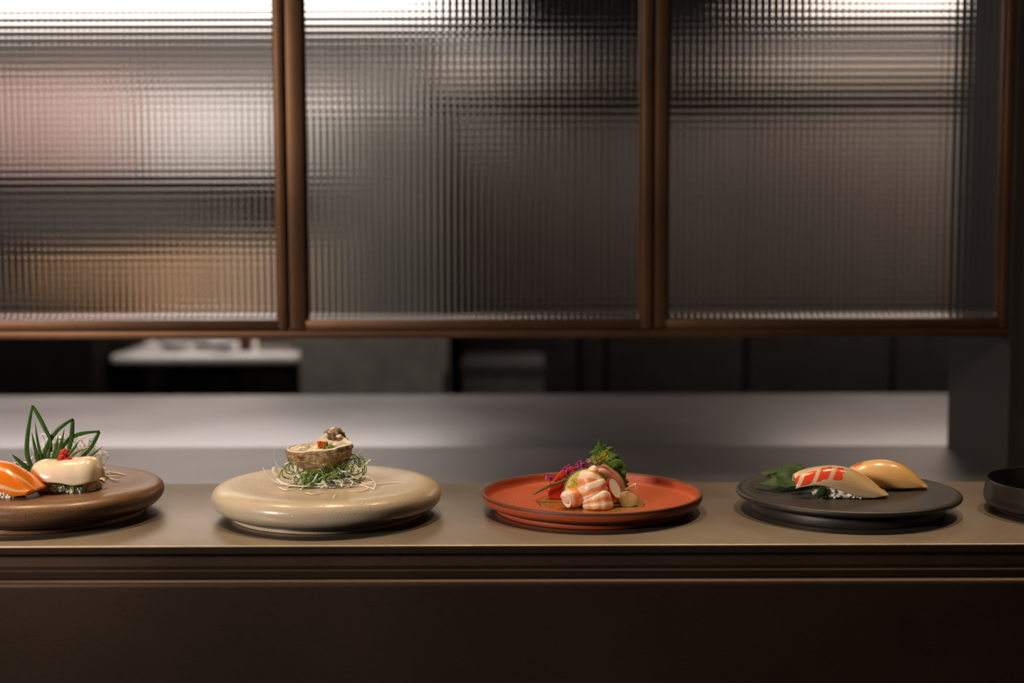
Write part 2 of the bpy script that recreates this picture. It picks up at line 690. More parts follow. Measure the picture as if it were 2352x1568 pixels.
struct(box('wall_splashback', (bx0 + 0.002, bx1, 4.085, 4.13, 0.0, zt_ + 0.30), M_HOOD))


def kbox(name, px0, px1, y0, y1, py0, py1, mat, label, cat, lid=None, zbot=None, bev=0.004):
    """a box-like kitchen item whose front face spans these pixels at depth y0; zbot = what it stands on"""
    a, b = ony(px0, py1, y0), ony(px1, py0, y0)
    if zbot is not None:
        a.z = zbot
    o = thing(name, ((a.x + b.x) / 2, (y0 + y1) / 2, a.z), label, cat)
    if lid:
        h = min(0.03, (b.z - a.z) * 0.2)
        box('body', (a.x, b.x, y0, y1, a.z, b.z - h), mat, o, bev)
        box('lid', (a.x - 0.004, b.x + 0.004, y0 - 0.004, y1, b.z - h, b.z), lid, o, bev)
    else:
        box('body', (a.x, b.x, y0, y1, a.z, b.z), mat, o, bev)
    return o


kbox('storage_box', 408, 532, 3.58, 3.9, 862, 960, M_GREYBOX, 'grey storage box under the bright bench edge, the left of two', 'box', M_GREYBOX, zsh + 0.0005)
kbox('storage_box', 552, 678, 3.58, 3.9, 852, 960, M_CONCRETE, 'lighter grey storage box under the bright bench edge beside the concrete pillar', 'box', M_CONCRETE, zsh + 0.0005)


def wrap():
    c = ony(448, 806, 3.55)
    c.z = zt_
    g = [ellipsoid_geo((c.x + dx, c.y + dy, zt_ + 0.002 + h * 0.8), (w, 0.05, h * 0.7), None, 14, 8, 0.4, k)
         for k, (dx, dy, w, h) in enumerate([(-0.045, 0, .055, .045), (0.03, .02, .06, .055), (0.075, -.02, .04, .035)])]
    v, f = merge(g)
    o = mesh('crumpled_wrap', v, f, M_WHITEP, None, loc=c)
    tag(o, 'crumpled white plastic wrap lying on the bright back bench', 'wrap')


wrap()
zt2 = zt_ + 0.0005
kbox('brown_box', 548, 572, 3.52, 3.58, 770, 814, plain('dark_brown', (0.10, 0.03, 0.015), 0.4), 'small dark brown box on the back bench beside the white wrap', 'box', None, zt2)
kbox('steel_tin', 590, 672, 3.52, 3.70, 755, 814, M_HOOD, 'dull steel tin at the pillar end of the back bench', 'tin', M_HOOD, zt2)
oven = kbox('black_oven', -420, 212, 3.35, 3.84, 745, 1010, M_BLACK, 'black oven beside the bright back bench at the far left', 'oven', None, 0.0)
zov = ony(100, 745, 3.35).z
M_PALEW = plain('pale_wood', (0.60, 0.46, 0.33), 0.5, 0, 0.2, 15)
kbox('wooden_crate', 70, 300, 3.45, 3.7, 590, 690, M_WOOD, 'orange brown wooden crate on the black oven behind the lower left glass', 'crate', None, zov + 0.0005)
kbox('wooden_board_stack', 335, 470, 3.88, 4.05, 585, 712, M_WOOD, 'brown wooden board stack on the bench behind the lower left glass', 'boards', None, zt2)
kbox('wooden_board_stack', 490, 640, 3.86, 4.05, 565, 712, M_PALEW, 'pale wooden board stack on the bench, nearest the bronze frames', 'boards', None, zt2)

# concrete pillar and tall dark cabinets
pa, pb = ony(690, 900, 3.45), ony(1012, 900, 3.45)
pil = struct(box('wall_pillar', (pa.x, pb.x, 3.45, 4.1, 0.0, 1.62), M_CONCRETE))
cab = thing('tall_cabinet', (0.6, 4.0, 0), 'row of tall black kitchen cabinets in the dark behind the steel worktop', 'cabinet')
cx0, cx1 = ony(1018, 850, 3.9).x, ony(2500, 850, 3.9).x
ctop = ony(1500, 250, 3.9).z
box('body', (cx0, cx1, 3.92, 4.4, 0.0, ctop), M_BLACK, cab)
edges = [1060, 1330, 1392, 1712, 2050, 2440]
for i, (a, b) in enumerate(zip(edges[:-1], edges[1:])):
    xa, xb = ony(a, 850, 3.9).x + 0.006, ony(b, 850, 3.9).x - 0.006
    d = box('door', (xa, xb, 3.90, 3.919, 0.08, 1.085), M_CAB, cab, 0.003)
    box('hazed_upper_door', (xa, xb, 3.90, 3.919, 1.095, ctop - 0.01), M_CAB_HAZE, cab, 0.003)  # upper part split off to carry the painted haze
    if xb - xa > 0.2:
        box('handle', (xb - 0.035, xb - 0.022, 3.878, 3.899, 0.35, 0.62), M_HOOD, d, 0.002)
kbox('grey_bin', 1062, 1248, 3.55, 3.8, 832, 1010, M_GREYBOX, 'grey bin standing in front of the black cabinets', 'bin', M_GREYBOX, 0.0)

# upper wall: extractor hood on the right and shelf with containers on the left
ha, hb = ony(1010, 230, 4.12), ony(2420, 88, 4.12)
hood = thing('extractor_hood', (0.7, 4.2, ha.z), 'wide steel extractor hood above the black cabinets', 'hood')
box('canopy', (ha.x, hb.x, 4.12, 4.9, ha.z, hb.z), M_HOOD, hood, 0.004)
box('lip', (ha.x - 0.01, hb.x + 0.01, 4.105, 4.119, hb.z - 0.045, hb.z + 0.02), M_STEEL, hood, 0.003)
box('duct', ((ha.x + hb.x) / 2 - 0.3, (ha.x + hb.x) / 2 + 0.3, 4.25, 4.8, hb.z, 2.55), M_HOOD, hood)

sa, sb = ony(-350, 410, 4.1), ony(960, 395, 4.1)
wsh = thing('storage_shelf', (sa.x, 4.3, sa.z), 'long wall shelf holding pale containers behind the left glass', 'shelf')
box('board', (sa.x, sb.x, 4.1, 4.42, sa.z, sb.z), M_HOOD, wsh, 0.003)
struct(box('wall_partition', (sa.x, sb.x, 4.425, 4.46, 0.0, 2.55), M_WALL))
for bxx in (sa.x + 0.1, sb.x - 0.1):
    box('bracket', (bxx, bxx + 0.03, 4.14, 4.42, sa.z - 0.04, sa.z), M_HOOD, wsh)
kbox('pink_container', -120, 300, 4.14, 4.4, 170, 396, M_PINK, 'pale pink container on the wall shelf behind the upper left glass', 'container', M_PINK, sb.z + 0.0005)
kbox('white_container', 330, 620, 4.14, 4.4, 210, 396, M_WHITEP, 'white container on the wall shelf beside the pink one', 'container', M_WHITEP, sb.z + 0.0005)
kbox('white_container', 650, 800, 4.14, 4.4, 230, 396, M_WHITEP, 'smaller white container at the right end of the wall shelf', 'container', M_WHITEP, sb.z + 0.0005)
ga, gb = ony(-240, 560, 4.15), ony(560, 470, 4.15)  # dark grey block filling the dark band below the shelf
gblock = thing('grey_block', ((ga.x + gb.x) / 2, 4.28, ga.z), 'grey appliance hung under the long shelf behind the left glass', 'block')
box('body', (ga.x, gb.x, 4.15, 4.41, ga.z, sa.z - 0.042), M_GREYBOX, gblock, 0.004)
box('black_inset', (ga.x + 0.1, ga.x + 0.3, 4.146, 4.149, ga.z + 0.03, ga.z + 0.06), M_BLACK, gblock)
box('hanging_strap', (ga.x + 0.2, ga.x + 0.24, 4.2, 4.3, sa.z - 0.042, sa.z - 0.0005), M_HOOD, gblock)


# ceiling lights of the kitchen
M_EMIT = emit('cool_white_diffuser', (1.0, 0.89, 0.82), 2.7)
M_EMIT2 = emit('warm_white_diffuser', (1.0, 0.84, 0.73), 2.1)


def ceiling_light(x0, x1, y0, y1, z, mat, label):
    o = thing('ceiling_light', ((x0 + x1) / 2, (y0 + y1) / 2, z), label, 'light', 'kitchen ceiling lights')
    box('housing', (x0 - 0.02, x1 + 0.02, y0 - 0.02, y1 + 0.02, z + 0.012, z + 0.06), M_WHITEP, o)
    box('diffuser', (x0, x1, y0, y1, z, z + 0.0115), mat, o)
    for xx in (x0 + 0.1, x1 - 0.12):
        box('hanger', (xx, xx + 0.02, (y0 + y1) / 2, (y0 + y1) / 2 + 0.02, z + 0.06, 2.55), M_HOOD, o)


zl = ony(600, 38, 4.05).z
ceiling_light(-1.75, ony(1020, 20, 4.05).x, 2.9, 4.05, zl, M_EMIT, 'bright white ceiling light panel behind the two left glass panels')
zl2 = ony(2000, 26, 3.9).z
ceiling_light(ony(1850, 20, 3.9).x, 2.0, 2.9, 3.9, zl2, M_EMIT2, 'dimmer ceiling light panel behind the right glass panel')

# ================================================================== plates
def radial_plate_mat(name, base, dark, rough, ring_scale, ring_bump, pit_scale, pit_bump, speck=None, rimcol=None, rim_r=None, coat=0.0):
    """glazed or raw clay: rings thrown on the wheel, pits, optional specks and a rim of its own glaze"""
    t = NT(name)
    v = t.coord()
    s = t.sep(v)
    r = t.math('SQRT', t.math('ADD', t.math('MULTIPLY', s[0], s[0]), t.math('MULTIPLY', s[1], s[1])))
    n1 = t.noise(v, 25, 4)
    n2 = t.noise(v, 220, 3)
    rr = t.math('ADD', r, t.math('MULTIPLY', n1, 0.0035))
    rings = t.math('SINE', t.math('MULTIPLY', rr, ring_scale))
    top = t.n('ShaderNodeNewGeometry')
    nz = t.sep(top.outputs['Normal'])[2]
    ringh = t.math('MULTIPLY', rings, t.math('GREATER_THAN', nz, 0.85))
    col = t.mix(t.math('MULTIPLY', t.math('ADD', t.math('MULTIPLY', n1, 0.8), t.math('MULTIPLY', ringh, 0.16)), 1.0, True), dark, base)
    if speck:
        sp = t.ramp(t.noise(v, speck[0], 2, 0.7), [(speck[1], (0, 0, 0)), (speck[1] + 0.06, (1, 1, 1))])
        col = t.mix(sp, col, speck[2])
    if rimcol:
        e = t.math('MULTIPLY', t.math('GREATER_THAN', t.math('ADD', r, t.math('MULTIPLY', n2, 0.0015)), rim_r[0]),
                   t.math('GREATER_THAN', t.math('ADD', s[2], t.math('MULTIPLY', n2, 0.001)), rim_r[1]))
        col = t.mix(t.math('MULTIPLY', e, 0.8), col, rimcol)
    t.color(col)
    t.set(Roughness=rough)
    t.b.inputs['Coat Weight'].default_value = coat
    t.b.inputs['Coat Roughness'].default_value = 0.15
    pv = t.n('ShaderNodeTexVoronoi', feature='F1')
    pv.inputs['Scale'].default_value = pit_scale
    t.l(v, pv.inputs['Vector'])
    pits = t.ramp(pv.outputs['Distance'], [(0.0, (0, 0, 0)), (0.28, (1, 1, 1))])
    h = t.math('ADD', t.math('MULTIPLY', ringh, ring_bump), t.math('ADD', t.math('MULTIPLY', pits, pit_bump), t.math('MULTIPLY', n2, 0.5)))
    t.bump(h, 0.35, 0.0006)
    return t.m


M_CREAM = radial_plate_mat('cream_glaze', (0.72, 0.62, 0.46), (0.52, 0.44, 0.31), 0.30, 4300, 0.17, 330, 1.2, coat=0.2)
M_BROWN = radial_plate_mat('speckled_brown', (0.30, 0.165, 0.082), (0.18, 0.092, 0.042), 0.36, 1500, 0.05, 500, 0.2, (1300, 0.57, (0.05, 0.026, 0.013)), coat=0.05)
M_RED = radial_plate_mat('terracotta', (0.50, 0.105, 0.032), (0.40, 0.075, 0.022), 0.52, 1600, 0.12, 700, 0.3, (900, 0.70, (0.20, 0.05, 0.02)), (0.07, 0.025, 0.014), (0.0985, 0.0155))
M_BLACKC = radial_plate_mat('black_clay', (0.028, 0.025, 0.023), (0.018, 0.016, 0.015), 0.46, 2600, 0.07, 600, 0.6)
M_BOWL = radial_plate_mat('black_bowl_glaze', (0.028, 0.020, 0.017), (0.018, 0.014, 0.012), 0.34, 900, 0.2, 260, 0.5)


def plate(name, c, prof, mat, label, n=120, smooth=90, cat='plate', footn=2):
    o = thing(name, c, label, cat)
    foot, body = prof
    v, f = lathe_geo(foot, c, n)
    mesh('foot', v, f, mat, o)
    v, f = lathe_geo(smooth_prof(body, smooth), c, n)
    mesh('body', v, f, mat, o)
    return o


C1 = Vector((-0.4275, 1.287, ZS))
C2 = Vector((-0.1690, 1.282, ZS))
C3 = Vector((0.0735, 1.2985, ZS))
C4 = Vector((0.3092, 1.2955, ZS))
C5 = Vector((0.5130, 1.2850, ZS))
T1, T2, T3, T4 = ZS + 0.0275, ZS + 0.0275, ZS + 0.0080, ZS + 0.0172   # top surfaces

plate('serving_plate', C1, ([(0, 0.0005), (0.0885, 0), (0.0895, 0.0012), (0.0885, 0.006), (0, 0.006)],
      [(0.080, 0.0045), (0.0895, 0.0048), (0.098, 0.0085), (0.1035, 0.0140), (0.1055, 0.0190), (0.1045, 0.0235), (0.100, 0.0272), (0.092, 0.0290),
       (0.080, 0.0288), (0.06, 0.0278), (0.03, 0.0275), (0.0, 0.0275)]), M_BROWN,
      'thick brown speckled round plate holding salmon and scallop sushi')
plate('serving_plate', C2, ([(0, 0.0005), (0.0855, 0), (0.0870, 0.0012), (0.0865, 0.0055), (0, 0.0055)],
      [(0.080, 0.0040), (0.0870, 0.0043), (0.0965, 0.0075), (0.1020, 0.0125), (0.1037, 0.0180), (0.1025, 0.0232), (0.098, 0.0275), (0.090, 0.0298),
       (0.080, 0.0298), (0.06, 0.0282), (0.03, 0.0275), (0.0, 0.0275)]), M_CREAM,
      'thick cream glazed round plate with thrown rings under the oyster')
plate('serving_plate', C3, ([(0, 0.0005), (0.0865, 0), (0.0885, 0.0010), (0.0895, 0.0040), (0.0885, 0.0058), (0.070, 0.0058), (0.060, 0.0030), (0, 0.0030)],
      [(0.084, 0.0052), (0.0905, 0.0056), (0.0945, 0.0066), (0.0995, 0.0095), (0.1014, 0.0130), (0.1016, 0.0165), (0.1006, 0.0178), (0.0990, 0.0176), (0.0976, 0.0160),
       (0.0966, 0.0120), (0.0945, 0.0090), (0.0900, 0.0082), (0.080, 0.0080), (0.056, 0.0080), (0.0515, 0.0078), (0.0490, 0.0062), (0.0460, 0.0045), (0.03, 0.0042), (0.0, 0.0042)]), M_RED,
      'terracotta red round plate with a raised rim holding shrimp and lime', smooth=170)
plate('serving_plate', C4, ([(0, 0.0005), (0.0855, 0), (0.0875, 0.0012), (0.0868, 0.0060), (0.0862, 0.0118), (0, 0.0118)],
      [(0.078, 0.0108), (0.0880, 0.0112), (0.0960, 0.0122), (0.1005, 0.0140), (0.1018, 0.0162), (0.1006, 0.0182), (0.0970, 0.0190), (0.0900, 0.0182), (0.06, 0.0174), (0.03, 0.0172), (0.0, 0.0172)]), M_BLACKC,
      'matt black round plate on a narrower foot holding two white fish sushi')
plate('small_bowl', C5, ([(0, 0.0005), (0.0665, 0), (0.0685, 0.0015), (0.0690, 0.0040), (0, 0.0040)],
      [(0.060, 0.0030), (0.0695, 0.0035), (0.0755, 0.0065), (0.0778, 0.0115), (0.0770, 0.0190), (0.0760, 0.0270), (0.0752, 0.0288), (0.0742, 0.0280), (0.0738, 0.0190), (0.0725, 0.0100),
       (0.0680, 0.0068), (0.03, 0.0062), (0.0, 0.0062)]), M_BOWL, 'shallow black bowl cut off by the right edge of the photo', cat='bowl')


# ================================================================== food materials
M_RICE = food('cooked_rice', (0.93, 0.87, 0.76), 0.35, 0.05, 200, 0.2, (0.003, 0.0022, 0.0015), 0.1, 600)
M_RADISH = food('white_radish', (0.96, 0.92, 0.82), 0.30, 0.08, 150, 0.3, (0.003, 0.0025, 0.0018), 0.1)
M_SCALLION = food('scallion_green', (0.12, 0.30, 0.025), 0.32, 0.5, 60, 0.1, (0.001, 0.002, 0.0005), 0.1)
M_LEAF = food('bamboo_leaf_green', (0.034, 0.118, 0.018), 0.34, 0.35, 60, 0.05, (0.001, 0.002, 0.0005), 0.25, 300)
M_CHILI = food('grated_red_chili', (0.62, 0.035, 0.008), 0.22, 0.3, 200, 0.3, (0.003, 0.001, 0.0005), 0.8, 900, 0.4)
M_ROE = food('orange_roe', (1.0, 0.22, 0.012), 0.18, 0.2, 300, 0.4, (0.003, 0.001, 0.0003), 0.05, 300, 0.4)
M_FLESH = food('oyster_flesh', (0.76, 0.65, 0.50), 0.24, 0.25, 60, 0.3, (0.004, 0.003, 0.002), 0.3, 200, 0.3)
M_SCALLOP = food('raw_scallop', (0.92, 0.78, 0.58), 0.22, 0.07, 50, 0.4, (0.004, 0.003, 0.002), 0.12, 150, 0.5)
M_STEM = food('brown_stem', (0.16, 0.095, 0.035), 0.5, 0.35, 150, 0.0, bump=0.3)
M_FLOWER = food('magenta_petal', (0.50, 0.055, 0.26), 0.45, 0.35, 300, 0.15, bump=0.2)
M_FLOWERP = food('pink_bud', (0.55, 0.20, 0.18), 0.45, 0.25, 300, 0.15, bump=0.2)
M_BUDG = food('yellow_green_bud', (0.34, 0.36, 0.03), 0.45, 0.35, 300, 0.1, bump=0.2)
M_RIND = food('lime_rind', (0.13, 0.24, 0.012), 0.32, 0.35, 250, 0.05, bump=0.5, bscale=700)
M_PITH = food('lime_pith', (0.74, 0.70, 0.42), 0.45, 0.08, 200, 0.2)
M_PULP = food('lime_pulp', (0.60, 0.50, 0.055), 0.18, 0.25, 350, 0.4, (0.003, 0.003, 0.001), 0.6, 500, 0.4)
M_TUNA = food('raw_tuna', (0.58, 0.030, 0.014), 0.24, 0.25, 90, 0.35, (0.004, 0.001, 0.0006), 0.35, 260, 0.35)
M_BREAM = food('pink_sashimi', (0.47, 0.20, 0.13), 0.45, 0.3, 120, 0.3, (0.004, 0.002, 0.0012), 0.4, 300, 0.0)
M_JELLY = food('amber_jelly', (0.92, 0.66, 0.30), 0.16, 0.2, 90, 0.4, (0.006, 0.004, 0.002), 0.5, 220, 0.4)
M_JELLY.node_tree.nodes['Principled BSDF'].inputs['Transmission Weight'].default_value = 0.55
M_RADSKIN = food('radish_red_skin', (0.55, 0.015, 0.02), 0.3, 0.2)


def shiso_mat(name, c):
    t = NT(name)
    uv = t.coord('UV')
    s = t.sep(uv)
    side = t.math('ABSOLUTE', t.math('SUBTRACT', s[1], 0.5))
    vein = t.math('SINE', t.math('MULTIPLY', t.math('SUBTRACT', s[0], t.math('MULTIPLY', side, 0.55)), 62))
    vm = t.math('MAXIMUM', t.math('GREATER_THAN', vein, 0.9), t.math('LESS_THAN', side, 0.03))
    v = t.coord()
    n = t.noise(v, 120, 3)
    base = t.ramp(n, [(0.3, tuple(k * 0.7 for k in c)), (0.7, tuple(k * 1.3 for k in c))])
    t.color(t.mix(t.math('MULTIPLY', vm, 0.45), base, tuple(min(1, k * 2.2) for k in c)))
    t.set(Roughness=0.6, Specular_IOR_Level=0.3)
    t.b.inputs['Transmission Weight'].default_value = 0.0
    t.b.inputs['Subsurface Weight'].default_value = 0.1
    t.b.inputs['Subsurface Radius'].default_value = (0.001, 0.002, 0.0005)
    t.bump(t.math('ADD', n, t.math('MULTIPLY', vm, -0.8)), 0.4, 0.0005)
    return t.m


M_SHISO = shiso_mat('shiso_leaf', (0.070, 0.185, 0.028))
M_SHISOD = shiso_mat('shiso_leaf_dark', (0.030, 0.066, 0.015))


def stripe_mat(name, base, band, freq, thresh, slant, rough, wob=0.06, axis=0, sss=0.35, rad=(0.005, 0.002, 0.001), soft=0.10, coat=0.4, mask=None, lines=0.0, tint=None, grad=None):
    """flesh with bands across uv.x (axis 0) or uv.y (axis 1), slanted and wobbled; mask limits the bands to a uv window"""
    t = NT(name)
    uv = t.coord('UV')
    s = t.sep(uv)
    v = t.coord()
    n = t.noise(v, 110, 3)
    a, b = (s[0], s[1]) if axis == 0 else (s[1], s[0])
    ph = t.math('ADD', t.math('ADD', a, t.math('MULTIPLY', b, slant)), t.math('MULTIPLY', n, wob))
    w = t.math('SINE', t.math('MULTIPLY', ph, freq))
    w01 = t.math('ADD', t.math('MULTIPLY', w, 0.5), 0.5)
    c01 = (thresh + 1) / 2
    m = t.ramp(w01, [(max(0, c01 - soft / 2), (0, 0, 0)), (min(1, c01 + soft / 2), (1, 1, 1))])
    b0 = base
    if grad:
        b0 = t.ramp(t.math('ADD', s[0], t.math('MULTIPLY', t.math('SUBTRACT', n, 0.5), 0.3)), grad)
    if tint and grad:
        b0 = t.mix(t.math('MULTIPLY', s[1], 0.5), b0, tint[2])
    elif tint:
        b0 = t.mix(t.ramp(s[1], [(tint[0], (0, 0, 0)), (tint[1], (1, 1, 1))]), base, tint[2])
    if mask:
        f = None
        for k, (lo, hi, e) in enumerate(mask[:2]):
            src = t.math('ADD', s[k], t.math('MULTIPLY', t.math('SUBTRACT', n, 0.5), 0.14))
            if k == 1 and len(mask) > 2:
                src = t.math('ADD', src, t.math('MULTIPLY', s[0], mask[2][0]))
            x = t.math('MULTIPLY', t.math('GREATER_THAN', src, lo), t.math('LESS_THAN', src, hi))
            f = x if f is None else t.math('MULTIPLY', f, x)
        sepm = t.n('ShaderNodeSeparateColor')
        t.l(m, sepm.inputs[0])
        m = t.math('MULTIPLY', sepm.outputs[0], f)
    if lines:
        lw = t.math('SINE', t.math('MULTIPLY', t.math('ADD', s[1], t.math('MULTIPLY', n, 0.10)), 110))
        b0 = t.mix(t.math('MULTIPLY', t.math('MAXIMUM', lw, 0.0), lines), b0, (0.80, 0.64, 0.42))
    col = t.mix(m, b0, band)
    t.color(col)
    t.set(Roughness=rough)
    t.b.inputs['Subsurface Weight'].default_value = sss
    t.b.inputs['Subsurface Radius'].default_value = rad
    t.b.inputs['Subsurface Scale'].default_value = 1.0
    t.b.inputs['Coat Weight'].default_value = coat
    t.b.inputs['Coat Roughness'].default_value = 0.1
    if lines:
        n = t.math('ADD', n, t.math('MULTIPLY', lw, 0.10))
    t.bump(t.math('ADD', t.math('ADD', n, t.math('MULTIPLY', t.noise(v, 420, 2), 0.5)), t.math('MULTIPLY', w, 0.15)), 0.30, 0.0006)
    return t.m


M_SALMON = stripe_mat('raw_salmon', (0.95, 0.24, 0.010), (0.95, 0.58, 0.32), 24, 0.80, 0.22, 0.24, 0.05, axis=1, soft=0.12, rad=(0.005, 0.002, 0.0007))
M_SHRIMP = stripe_mat('cooked_shrimp', (0.92, 0.77, 0.60), (0.90, 0.36, 0.11), 31, 0.35, 0.0, 0.36, 0.14, axis=0, soft=0.45, coat=0.12)
M_FISHA = stripe_mat('bream_slice_red_edge', (0.60, 0.45, 0.22), (0.80, 0.075, 0.03), 40, -0.62, 0.25, 0.20, 0.03, axis=0, soft=0.16,
                     mask=((-0.1, 0.50, 0), (0.72, 0.985, 0), (0.32,)), lines=0.14, grad=[(0.0, (0.88, 0.74, 0.50)), (0.25, (0.74, 0.62, 0.34)), (0.5, (0.50, 0.40, 0.17)), (0.75, (0.62, 0.42, 0.20)), (1.0, (0.74, 0.50, 0.26))], tint=(0.35, 0.75, (0.66, 0.47, 0.30)))
M_FISHB = stripe_mat('bream_slice_golden', (0.82, 0.60, 0.34), (0.80, 0.20, 0.06), 1, -1.6, 0.0, 0.22, 0.0, axis=1, soft=0.1, mask=((0.17, 0.27, 0), (0.47, 0.60, 0)), lines=0.10, grad=[(0.0, (0.80, 0.56, 0.34)), (0.35, (0.82, 0.54, 0.26)), (0.7, (0.72, 0.42, 0.13)), (1.0, (0.66, 0.40, 0.16))], tint=(0.45, 0.85, (0.78, 0.46, 0.17)))


# ================================================================== nigiri
def local_frame(c, yaw):
    R = Matrix.Rotation(yaw, 3, 'Z')
    c = Vector(c)
    return lambda x, y, z: c + R @ Vector((x, y, z))


def drape_geo(c, yaw, L, us, zt, w, dropf, dropb, thick, bend=0.0, nu=49, nv=29, sq=0.9, rippl=0.0, skew=0.0, zk=1.0):
    """a slice lying over a rice bed: u along its length, v across; v = 1 faces the camera"""
    Lf = local_frame(c, yaw)
    G = []
    for i in range(nu):
        u = -1 + 2 * i / (nu - 1)
        z0, ww = lerp_s(us, zt, u), lerp_s(us, w, u)
        df, db = lerp_s(us, dropf, u), lerp_s(us, dropb, u)
        e = min(1.0, max(0.0, (abs(u) - 0.35) / 0.65))
        k = zk + (1 - zk) * e * e * (3 - 2 * e)
        z0, df, db = z0 * k, df * k, db * k
        row = []
        for j in range(nv):
            v = -1 + 2 * j / (nv - 1)
            a = v * PI / 2
            d = df if v > 0 else db
            y = -ww * math.copysign(abs(math.sin(a)) ** sq, v) + bend * u * u
            z = z0 - d * (1 - math.cos(a)) + rippl * math.sin(9 * v + 3 * u) * (0.3 + abs(u))
            row.append(Lf(L / 2 * u + skew * v, y, z))
        G.append(row)
    return thicken_grid(G, thick)


def lerp_s(xs, ys, x):
    """smooth interpolation through the control values (cubic Hermite, uneven spacing)"""
    n = len(xs)
    i = 0
    while i < n - 2 and x > xs[i + 1]:
        i += 1

    def slope(k):
        a, b = max(k - 1, 0), min(k + 1, n - 1)
        return (ys[b] - ys[a]) / (xs[b] - xs[a])
    h = xs[i + 1] - xs[i]
    t = (x - xs[i]) / h
    m0, m1 = slope(i) * h, slope(i + 1) * h
    return (2 * t ** 3 - 3 * t * t + 1) * ys[i] + (t ** 3 - 2 * t * t + t) * m0 + (3 * t * t - 2 * t ** 3) * ys[i + 1] + (t ** 3 - t * t) * m1


def rice_geo(c, yaw, L, W, H, seed, n=140):
    rnd = random.Random(seed)
    Lf = local_frame(c, yaw)
    parts = []
    # packed core
    V, Fc = [], []
    nu, nv = 22, 9
    def surf(a, b):
        ca, sa = math.cos(a), math.sin(a)
        k = math.cos(b) ** 0.55 if b < PI / 2 - 1e-3 else 0
        return Vector((L / 2 * math.copysign(abs(ca) ** 0.75, ca) * k, W / 2 * math.copysign(abs(sa) ** 0.75, sa) * k, H * math.sin(b)))
    for j in range(nv):
        b = PI / 2 * j / (nv - 1) * 0.985
        for i in range(nu):
            V.append(Lf(*(surf(2 * PI * i / nu, b) * 0.95)))
    for j in range(nv - 1):
        for i in range(nu):
            i2 = (i + 1) % nu
            Fc.append((j * nu + i, j * nu + i2, (j + 1) * nu + i2, (j + 1) * nu + i))
    Fc.append(tuple(range(nu - 1, -1, -1)))
    Fc.append(tuple(range((nv - 1) * nu, nv * nu)))
    parts.append((V, Fc))
    for k in range(n):
        a = rnd.uniform(0, 2 * PI)
        b = (rnd.random() ** 1.6) * 0.9
        p = surf(a, b)
        p.z = max(p.z, 0.0013)
        rot = Matrix.Rotation(yaw, 3, 'Z') @ Matrix.Rotation(rnd.uniform(0, PI), 3, 'Z') @ Matrix.Rotation(rnd.uniform(-0.9, 0.9), 3, 'Y')
        parts.append(ellipsoid_geo(Lf(*p), (0.0034, 0.0017, 0.0016), rot, 8, 6))
    return merge(parts)


def nigiri(name, c, label):
    return thing(name, c, label, 'sushi', 'nigiri sushi on the plates')


# --- salmon nigiri (brown plate)
cs = onz(-12, 1138, T1 + 0.0006)
sal = nigiri('salmon_nigiri', cs, 'orange salmon sushi with white fat lines at the left edge of the photo')
v, f = rice_geo(cs + Vector((-0.003, 0.000, 0)), -0.20, 0.056, 0.027, 0.0185, 3)
mesh('rice', v, f, M_RICE, sal)['kind'] = 'stuff'
us = [-1, -0.6, -0.1, 0.35, 0.7, 1]
v, f, u = drape_geo(cs, -0.20, 0.080, us, [0.008, 0.0225, 0.0285, 0.0262, 0.0165, 0.0046], [0.012, 0.016, 0.0175, 0.0178, 0.0170, 0.0125],
                    [0.004, 0.011, 0.0135, 0.0150, 0.0115, 0.0003], [0.004, 0.014, 0.018, 0.0165, 0.008, 0.0003], 0.0040, zk=0.95)
mesh('salmon_slice', v, f, M_SALMON, sal, uvs=u)
g = [ellipsoid_geo(cs + Vector((-0.0005 + random.Random(k).uniform(-.006, .004), random.Random(k + 9).uniform(-.003, .003), 0.0272 + random.Random(k + 5).uniform(0, .003))),
                   (0.0028, 0.0028, 0.0024), None, 8, 6, 0.6, k) for k in range(9)]
v, f = merge(g)
mesh('red_chili_topping', v, f, M_CHILI, sal)['label'] = 'dab of grated red chili'

# --- scallop nigiri (brown plate)
cp = onz(155, 1124, T1 + 0.0004)
sca = nigiri('scallop_nigiri', cp, 'creamy white scallop sushi topped with a red chili dab on the brown plate')
v, f = rice_geo(cp + Vector((0.0015, 0.002, 0)), 0.03, 0.0510, 0.0345, 0.0135, 5)
mesh('rice', v, f, M_RICE, sca)['kind'] = 'stuff'
us = [-1, -0.85, -0.5, 0, 0.45, 0.85, 1]
v, f, u = drape_geo(cp, 0.02, 0.0535, us, [0.0150, 0.0212, 0.0262, 0.0292, 0.0290, 0.0232, 0.0150], [0.0030, 0.0105, 0.0155, 0.0168, 0.0163, 0.0125, 0.0030],
                    [0.0020, 0.0085, 0.0130, 0.0168, 0.0195, 0.0130, 0.0020], [0.002, 0.008, 0.013, 0.0155, 0.014, 0.010, 0.005], 0.0060, sq=0.75, zk=0.78)
mesh('scallop', v, f, M_SCALLOP, sca, uvs=u)
rnd = random.Random(8)
g = [ellipsoid_geo(ony(149 + rnd.uniform(-11, 12) * (1 - k / 26), 1058 - k * 1.25, cp.y - 0.003) + Vector((0, rnd.uniform(-.004, .004) * (1 - k / 22), 0)),
                   (0.0031, 0.0031, 0.0025), None, 12, 8, 0.5, k) for k in range(18)]
v, f = merge(g)
mesh('red_chili_topping', v, f, M_CHILI, sca)['label'] = 'dab of grated red chili'
yf = cp.y - 0.0178
